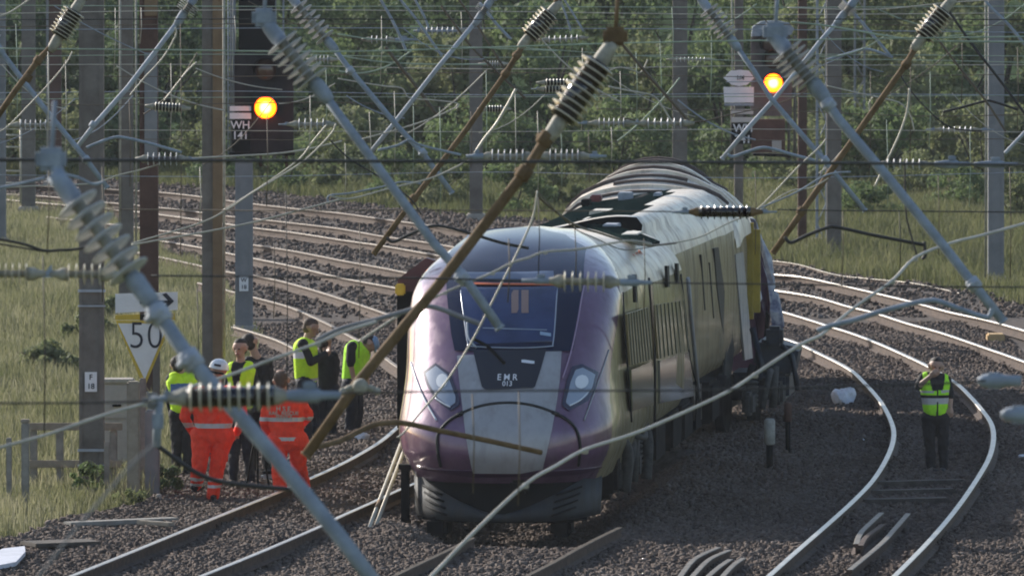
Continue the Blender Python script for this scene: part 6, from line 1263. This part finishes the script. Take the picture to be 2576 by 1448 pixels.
# orange worker with the white helmet
person('person in orange overalls and a white helmet, seen from behind', (520, 1258), dict(head=(550, 930), sL=(482, 988), sR=(598, 988), eL=(464, 1050), eR=(612, 1052), wL=(486, 1088), wR=(596, 1086), hL=(508, 1094), hR=(562, 1094), kL=(502, 1172), kR=(546, 1174), aL=(494, 1214), aR=(536, 1244)),
       dict(eL=0.0, wL=0.28, wR=0.28, eR=0.02, kL=-0.04, aL=0.3), 8, 'orange', 'orange', headgear='helmet', bands=[(0, 0.955, 1.02), (1, 0.17, 0.21), (1, 0.25, 0.29)], scale_r=1.36)
# orange worker without helmet
person('bare-headed person in orange overalls seen from behind, right of the thick grey arm', (722, 1268), dict(head=(708, 958), sL=(676, 1018), sR=(756, 1012), eL=(664, 1062), eR=(778, 1044), wL=(674, 1092), wR=(764, 1062), hL=(700, 1106), hR=(748, 1106), kL=(702, 1174), kR=(752, 1172), aL=(706, 1254), aR=(766, 1222)),
       dict(eL=0.0, wL=0.2, eR=0.05, wR=0.32, aR=0.55, kR=0.16), 6, 'orange', 'orange', headgear='bald', hair='hair_brown', bands=[(0, 0.835, 0.885), (0, 1.09, 1.14), (1, 0.15, 0.19)], scale_r=1.30, extra=back_text(['H S E', 'RAIL  RESCUE', 'SERVICE'], [0.88, 0.76, 0.66], [0.085, 0.065, 0.06]))
# police officer facing left
person('person in a yellow police vest facing left, standing between the two orange workers', (596, 1226), dict(head=(604, 876), sL=(632, 924), sR=(580, 926), eL=(646, 972), eR=(572, 976), wL=(616, 1000), wR=(590, 1010), hL=(622, 1040), hR=(592, 1040), kL=(624, 1130), kR=(590, 1132), aL=(630, 1206), aR=(586, 1212)),
       dict(wL=-0.25, wR=-0.25, eL=-0.05, eR=-0.05), 205, 'blackcloth', 'navy', arms='long', vest='hivis', vest_fn=vf_police)
# dark officer behind
person('person in a dark jacket with their back turned, close behind the vested officer facing left', (650, 1196), dict(head=(630, 862), sL=(624, 908), sR=(674, 912), eL=(616, 956), eR=(682, 960), wL=(624, 1000), wR=(676, 1004), hL=(636, 1018), hR=(666, 1018), kL=(636, 1104), kR=(668, 1104), aL=(634, 1178), aR=(672, 1180)),
       dict(wR=0.15), 20, 'blackcloth', 'blackcloth', arms='long')
# officer in profile holding a camera
person('person in a bright yellow vest facing right and looking at a handheld device', (775, 1112), dict(head=(782, 824), sL=(774, 868), sR=(762, 866), eL=(796, 906), eR=(782, 910), wL=(820, 888), wR=(818, 892), hL=(776, 968), hR=(766, 966), kL=(786, 1036), kR=(768, 1036), aL=(800, 1098), aR=(772, 1100)),
       dict(sL=0.22, sR=-0.22, hL=0.12, hR=-0.12, eL=0.2, eR=-0.22, wL=0.05, wR=-0.05, kL=0.1, kR=-0.1, aL=0.1, aR=-0.1), 82, 'blackcloth', 'navy', arms='long', vest='hivis', vest_fn=vf_side, hair='hair_brown', scale_r=1.18)
# officer in dark shirt with violet glove
person('person in a dark short-sleeved shirt wearing a violet glove, behind the device holder', (826, 1104), dict(head=(818, 858), sL=(806, 898), sR=(840, 896), eL=(800, 934), eR=(845, 936), wL=(808, 960), wR=(838, 972), hL=(812, 978), hR=(836, 978), kL=(808, 1042), kR=(832, 1042), aL=(806, 1092), aR=(838, 1090)),
       dict(head=0.04), 30, 'blackcloth', 'navy', arms='short', headgear='ponytail', gloves=('R',))
# bending officer
person('person in a yellow vest bending forward, one bare forearm hanging, nearest the train', (888, 1092), dict(head=(928, 866), sL=(912, 878), sR=(886, 872), eL=(922, 930), eR=(882, 914), wL=(924, 966), wR=(890, 952), hL=(892, 972), hR=(880, 970), kL=(900, 1036), kR=(884, 1034), aL=(894, 1080), aR=(878, 1082)),
       dict(sL=0.2, sR=-0.2, hL=0.12, hR=-0.12, eL=0.2, eR=-0.22, wL=0.1, wR=-0.2, kL=0.1, kR=-0.1, aL=0.1, aR=-0.1, head=0.05), 75, 'blackcloth', 'navy', arms='short', vest='hivis_green', vest_fn=lambda mi, h, fr, lat: vf_side(mi, h, fr * 0, lat), headgear='cap', scale_r=1.16)
# officer on the track
person('person in a yellow vest standing alone on the right-hand track, hand at mouth', (2358, 1192), dict(head=(2355, 922), sL=(2381, 956), sR=(2323, 950), eL=(2390, 998), eR=(2310, 972), wL=(2391, 1024), wR=(2340, 946), hL=(2371, 1050), hR=(2336, 1050), kL=(2372, 1122), kR=(2340, 1122), aL=(2374, 1178), aR=(2342, 1180)),
       dict(eR=-0.08, wR=-0.16, wL=-0.04), 172, 'blackcloth', 'blackcloth', arms='short', vest='hivis_green', vest_fn=vf_front, scale_r=0.98)

# ------------------------------------------------------------------ small things by the track
# speed sign
d = 136.0; pS = at(372, 1000, d); root = thing('speed_sign', (pS.x, d, 0), 'white triangular speed sign reading 50 under a white arrow board with yellow edging', 'sign')
P = lambda x, y, o=0.0: at(x, y, d) - Vector((0, o, 0))
mb = MB(); mb.box((pS.x + 0.12, d + 0.06, P(0, 740).z / 2), (0.10, 0.10, P(0, 735).z)); mb.build('post', M['mast'], root)
mb = MB(); mb.prism([P(291, 806), P(434, 806), P(366, 968), P(359, 968)][::1], (0, 0.02, 0)); tri = mb.build('triangle_board', M['yellow'], root)
mb = MB(); mb.prism([P(297, 813, 0.006), P(424, 813, 0.006), P(364, 954, 0.006)], (0, 0.006, 0)); mb.build('face', M['white'], tri)
me = text_mesh('50', 0.52, 0.003, 1.06, -0.012); me.transform(Matrix.Translation(P(367, 846, 0.010) - root.location) @ Matrix.Rotation(math.pi / 2, 4, 'X') @ Matrix.Diagonal((0.93, 1.06, 1, 1))); me.materials.append(M['letter']); link('lettering', me, tri)
mb = MB(); mb.prism([P(290, 787), P(447, 779), P(447, 734), P(290, 739)], (0, 0.02, 0)); ar = mb.build('arrow_board', M['white'], root)
mb = MB()
for poly in ([(352, 764), (428, 762), (428, 755), (352, 757)], [(408, 740), (418, 736), (438, 757), (418, 775), (408, 775), (424, 757)]): mb.prism([P(x, y, 0.010) for x, y in poly], (0, 0.008, 0))
mb.build('arrow', M['letter'], ar)
mb = MB(); mb.prism([P(352, 803, 0.0), P(384, 803, 0.0), P(384, 790, 0.0), P(352, 790, 0.0)], (0, 0.05, 0)); mb.build('clip', M['black'], root)
mb = MB(); mb.prism([P(290, 804, 0.0), P(352, 804, 0.0), P(352, 790, 0.0), P(290, 792, 0.0)], (0, 0.015, 0)); mb.build('yellow_edge', M['yellow'], root); mb = MB(); mb.prism([P(384, 804, 0.0), P(440, 804, 0.0), P(440, 786, 0.0), P(384, 789, 0.0)], (0, 0.015, 0)); mb.build('yellow_edge', M['yellow'], root)
# timber posts, cabinet, fence
def gpost(px0, px1, y0, y1, m, label, name='post', cat='post', dd=0.14, cap=None, group=None):
    base = ground((px0 + px1) / 2, y1); d = base.y; t = at(px0, y0, d); wd = (px1 - px0) / sc(d); mb = MB()
    mb.box((base.x, d, t.z / 2 - 0.05), (wd, dd, t.z + 0.1), 0, None, min(0.02, wd * 0.15)); root = thing(name, (base.x, d, 0), label, cat, group); mb.build('shaft', M[m], root)
    if cap: c = MB(); c.box((base.x, d, t.z + 0.02), (wd * 1.15, dd * 1.15, 0.05), 0, None, 0.01); c.build('cap', M[cap], root)
    return root
gpost(320, 352, 958, 1262, 'wood', 'weathered upright timber in front of the beige cabinet', dd=0.2)
gpost(366, 402, 1030, 1250, 'mast_grey', 'grey steel stub post behind the dark bush, right of the upright timber', dd=0.25)
gpost(352, 368, 950, 1235, 'wood_grey', 'grey plank standing between the timber and the steel stub', dd=0.08)
b_ = ground(292, 1180); root = thing('trackside_cabinet', b_, 'beige trackside cabinet behind the nearest left mast', 'cabinet')
mb = MB(); z1 = at(292, 962, b_.y).z; mb.box((b_.x, b_.y, z1 / 2), (0.44, 0.35, z1), 0, None, 0.02); mb.build('casing', M['cabinet'], root)
mb = MB(); mb.box((b_.x, b_.y, z1 + 0.03), (0.50, 0.42, 0.06), 0, None, 0.015); mb.build('lid', M['concrete'], root)
mb = MB(); mb.box((b_.x, b_.y - 0.19, z1 - 0.28), (0.36, 0.02, 0.4), 0, None, 0.008); dr = mb.build('door', M['cabinet'], root)
mb = MB(); mb.box((b_.x + 0.02, b_.y - 0.21, z1 - 0.30), (0.12, 0.03, 0.03)); mb.build('handle', M['black'], dr)
fd = 127.5; f0, f1 = at(68, 1075, fd), at(305, 1070, fd); root = thing('timber_fence', (f0.x, fd, 0), 'low grey timber fence with two rails in the grass beside the nearest left mast', 'fence')
for y in (1074, 1168):
    mb = MB(); a_, c_ = at(66, y, fd), at(308, y - 4, fd); mb.box((a_ + c_) / 2, ((c_ - a_).length, 0.05, 0.10), 0, None, 0.008); mb.build('rail', M['wood'], root)
for x in (84, 150, 285): 
    mb = MB(); t = at(x, 1082, fd); mb.box((t.x, fd + 0.06, t.z / 2), (0.10, 0.08, t.z), 0, None, 0.01); mb.build('paling', M['wood_grey'], root)
gpost(54, 74, 1062, 1280, 'wood_grey', 'grey fence post standing in front of the timber fence, with a pale top', 'fence_post', 'post', 0.1, 'wood')
gpost(16, 30, 1100, 1270, 'wood_grey', 'thin dark fence post at the left edge in tall grass', 'fence_post', 'post', 0.08)
gpost(262, 276, 1110, 1250, 'wood_grey', 'pale thin stake between the nearest left mast and the cabinet', 'stake', 'stake', 0.05)
bush('bush', ground(410, 1248).x, ground(410, 1248).y, 0.42, 0.30, 0, 900, 'small dark bush at the foot of the posts left of the orange worker', 'small plants on the ballast edge', 'bush', 0.03)
bush('bush', ground(332, 1270).x, ground(332, 1275).y, 0.22, 0.26, 2, 500, 'small pale weed clump at the foot of the upright timber', 'small plants on the ballast edge', 'bush', 0.03)
bush('bush', ground(238, 1235).x, ground(238, 1250).y, 0.45, 0.30, 1, 700, 'leafy weed clump at the foot of the nearest left mast', 'small plants on the ballast edge', 'bush', 0.035)
def plank(p0, p1, w_, t_, m, label, name='plank', cat='plank', z=0.06, z1=None):
    a_, b_ = ground(*p0, z), ground(*p1, z if z1 is None else z1); dv = b_ - a_; mb = MB(); R = dv.to_track_quat('X', 'Z').to_matrix(); mb.box((a_ + b_) / 2, (dv.length, w_, t_), 0, R, min(t_, w_) * 0.15)
    return tag(mb.build(name, M[m]), label, cat)
plank((168, 1318), (440, 1306), 0.22, 0.06, 'wood_grey', 'long grey plank lying on the ballast edge below the posts', z=0.08)
plank((350, 1312), (432, 1318), 0.10, 0.05, 'wood', 'short pale broken plank lying right of the long grey plank', z=0.12)
plank((70, 1368), (235, 1362), 0.5, 0.05, 'sleeper', 'wide board in painted shadow at the left bottom beside the white sheet', z=0.08)  # dark sleeper colour stands in for the shadow lying on this board
plank((2482, 850), (2526, 850), 0.5, 0.16, 'wood_new', 'new timber block lying on the right-hand tracks', 'timber_block', 'block', 0.10)
def lump(cx_, cy_, sx, sy, sz, m, label, name, cat, seed=1, z=0.0):
    c = ground(cx_, cy_, 0); bm = bmesh.new(); bmesh.ops.create_icosphere(bm, subdivisions=3, radius=1); rs = random.Random(seed)
    ph = [rs.uniform(0, 6) for _ in range(6)]
    for v in bm.verts:
        n = v.co.copy(); k = 1 + 0.16 * math.sin(3 * n.x + ph[0]) * math.cos(2.5 * n.y + ph[1]) + 0.13 * math.sin(4 * n.z + 3 * n.x + ph[2]) + 0.07 * math.sin(9 * n.x + 7 * n.z + ph[3]) + rs.uniform(-0.06, 0.06)
        v.co = Vector((n.x * sx * k, n.y * sy * k, max(n.z * sz * k + sz * 0.6, -0.02)))
    me = bpy.data.meshes.new(name); bm.to_mesh(me); bm.free(); me.materials.append(M[m])
    for p in me.polygons: p.use_smooth = rs.random() > 0.7
    o = link(name, me); o.location = (c.x, c.y, z + 0.03); return tag(o, label, cat)
lump(2122, 1026, 0.165, 0.2, 0.19, 'plastic_white', 'crumpled white bag lying on the ballast inside the right-hand curve', 'plastic_bag', 'bag', 3)
lump(2166, 1114, 0.06, 0.06, 0.025, 'plastic_white', 'small white scrap near the inner curve rail', 'litter', 'litter', 4)
lump(912, 1118, 0.10, 0.09, 0.09, 'plastic_white', 'white crumpled cloth on the ballast left of the train nose', 'cloth', 'cloth', 6)
lump(400, 1262, 0.05, 0.05, 0.05, 'concrete', 'pale stone at the foot of the dark bush', 'boulder', 'stone', 8)
lump(2570, 1158, 0.05, 0.05, 0.04, 'plastic_white', 'small white scrap at the right picture edge', 'litter', 'litter', 9)
a_ = [ground(x, y, 0.14) for x, y in ((-30, 1395), (8, 1378), (62, 1372), (64, 1386), (40, 1412), (-30, 1425))]
mb = MB(); mb.prism(a_, (0, 0, -0.05)); tag(mb.build('foam_slab', M['plastic_white']), 'white slab lying at the bottom left picture edge', 'slab')
plank((1010, 1196), (918, 1206), 0.3, 0.08, 'sleeper', 'dark broken timber lying left of the train skirt', 'broken_timber', 'timber', 0.06)
# marker posts right of the train
for px, y0, ym, y1, wpx, lab in [(1936, 1052, 1118, 1190, 28, 'short black post with a grey cap standing right of the train'), (1982, 1012, 1060, 1146, 20, 'slim dark post behind the grey capped post')]:
    b_ = ground(px, y1); d = b_.y; root = thing('marker_post', (b_.x, d, 0), lab, 'post'); z0 = at(px, ym, d).z; z1 = at(px, y0, d).z; wd = wpx / sc(d)
    mb = MB(); mb.cyl(Vector((b_.x, d, -0.05)), Vector((b_.x, d, z0)), wd * 0.32, 14); mb.build('shaft', M['black'], root)
    mb = MB(); mb.lathe(Vector((b_.x, d, z0)), Vector((b_.x, d, z1)), [(0, wd * 0.40), (0.02, wd * 0.5), (z1 - z0 - 0.03, wd * 0.5), (z1 - z0, wd * 0.36)], 16); mb.build('sleeve', M['post_grey'] if wpx > 22 else M['mast_rust'], root)
# tripod and kit case between the workers
b_ = ground(648, 1236); root = thing('tripod', b_, 'black tripod standing between the two orange workers', 'tripod'); apex = b_ + Vector((0, 0, 0.95))
for q in ((-0.16, -0.1), (0.17, -0.12), (0.0, 0.2)):
    mb = MB(); mb.cyl(b_ + Vector((q[0], q[1], 0)), apex, 0.014, 8); mb.build('leg', M['black'], root)
mb = MB(); mb.box(apex + Vector((0, 0, 0.06)), (0.12, 0.12, 0.14), 0, None, 0.02); mb.build('head', M['black'], root)
b_ = ground(676, 1216); root = thing('kit_case', b_, 'silver case on the ballast between the orange workers', 'case')
mb = MB(); mb.box(b_ + Vector((0, 0, 0.08)), (0.20, 0.22, 0.13), 0, None, 0.03); mb.build('shell', M['galv_pale'], root)
mb = MB(); mb.box(b_ + Vector((0, -0.02, 0.16)), (0.17, 0.2, 0.04), 0, None, 0.015); mb.build('lid', M['black'], root)
# bluish fitting on the left post, weathered
root = thing('pull_off_bracket', at(396, 1050, 58), 'blurred blue grey pull-off bracket in front of the timber posts', 'bracket')
mb = MB(); mb.tube([at(402, 1000, 58), at(396, 1060, 58), at(394, 1124, 58)], 0.026, 8); mb.box(at(397, 1058, 58), (0.07, 0.06, 0.12), 0, None, 0.015); mb.build('stem', M['galv'], root)
mb = MB(); mb.box(at(383, 1008, 58), (0.12, 0.08, 0.10), 0, None, 0.03); mb.build('clamp', M['mast_grey'], root)
mb = MB(); p = at(906, 972, 60.5); mb.lathe(p - Vector((0, 0.05, 0)), p + Vector((0, 1, 0)), [(0, .03), (.02, .05), (.10, .05), (.12, .03)], 16)
for s_ in (-1, 1): mb.tube([p, p + Vector((s_ * 0.07, 0, -0.01)), p + Vector((s_ * 0.10, 0, -0.03))], 0.022, 8); mb.lathe(p + Vector((s_ * 0.11, -0.03, -0.03)), p + Vector((s_ * 0.11, 1, -0.03)), [(0, .012), (.01, .024), (.05, .024), (.06, .012)], 10)
tag(mb.build('double_clamp', M['core_tan']), 'tan double clamp on the long rust brown arm beside the bending officer', 'clamp')

# ------------------------------------------------------------------ air
hz = MB(); hz.box((0, 380, 24.0), (1600, 1200, 52)); ho = hz.build('haze', bpy.data.materials.new('thin haze')); tag(ho, kind='stuff')
hm_ = ho.data.materials[0]; hm_.use_nodes = True; hn = hm_.node_tree; hn.nodes.remove(hn.nodes['Principled BSDF'])
pv = hn.nodes.new('ShaderNodeVolumePrincipled'); pv.inputs['Color'].default_value = (0.86, 0.90, 0.95, 1); pv.inputs['Density'].default_value = 0.00015; hn.links.new(pv.outputs[0], hn.nodes['Material Output'].inputs['Volume'])
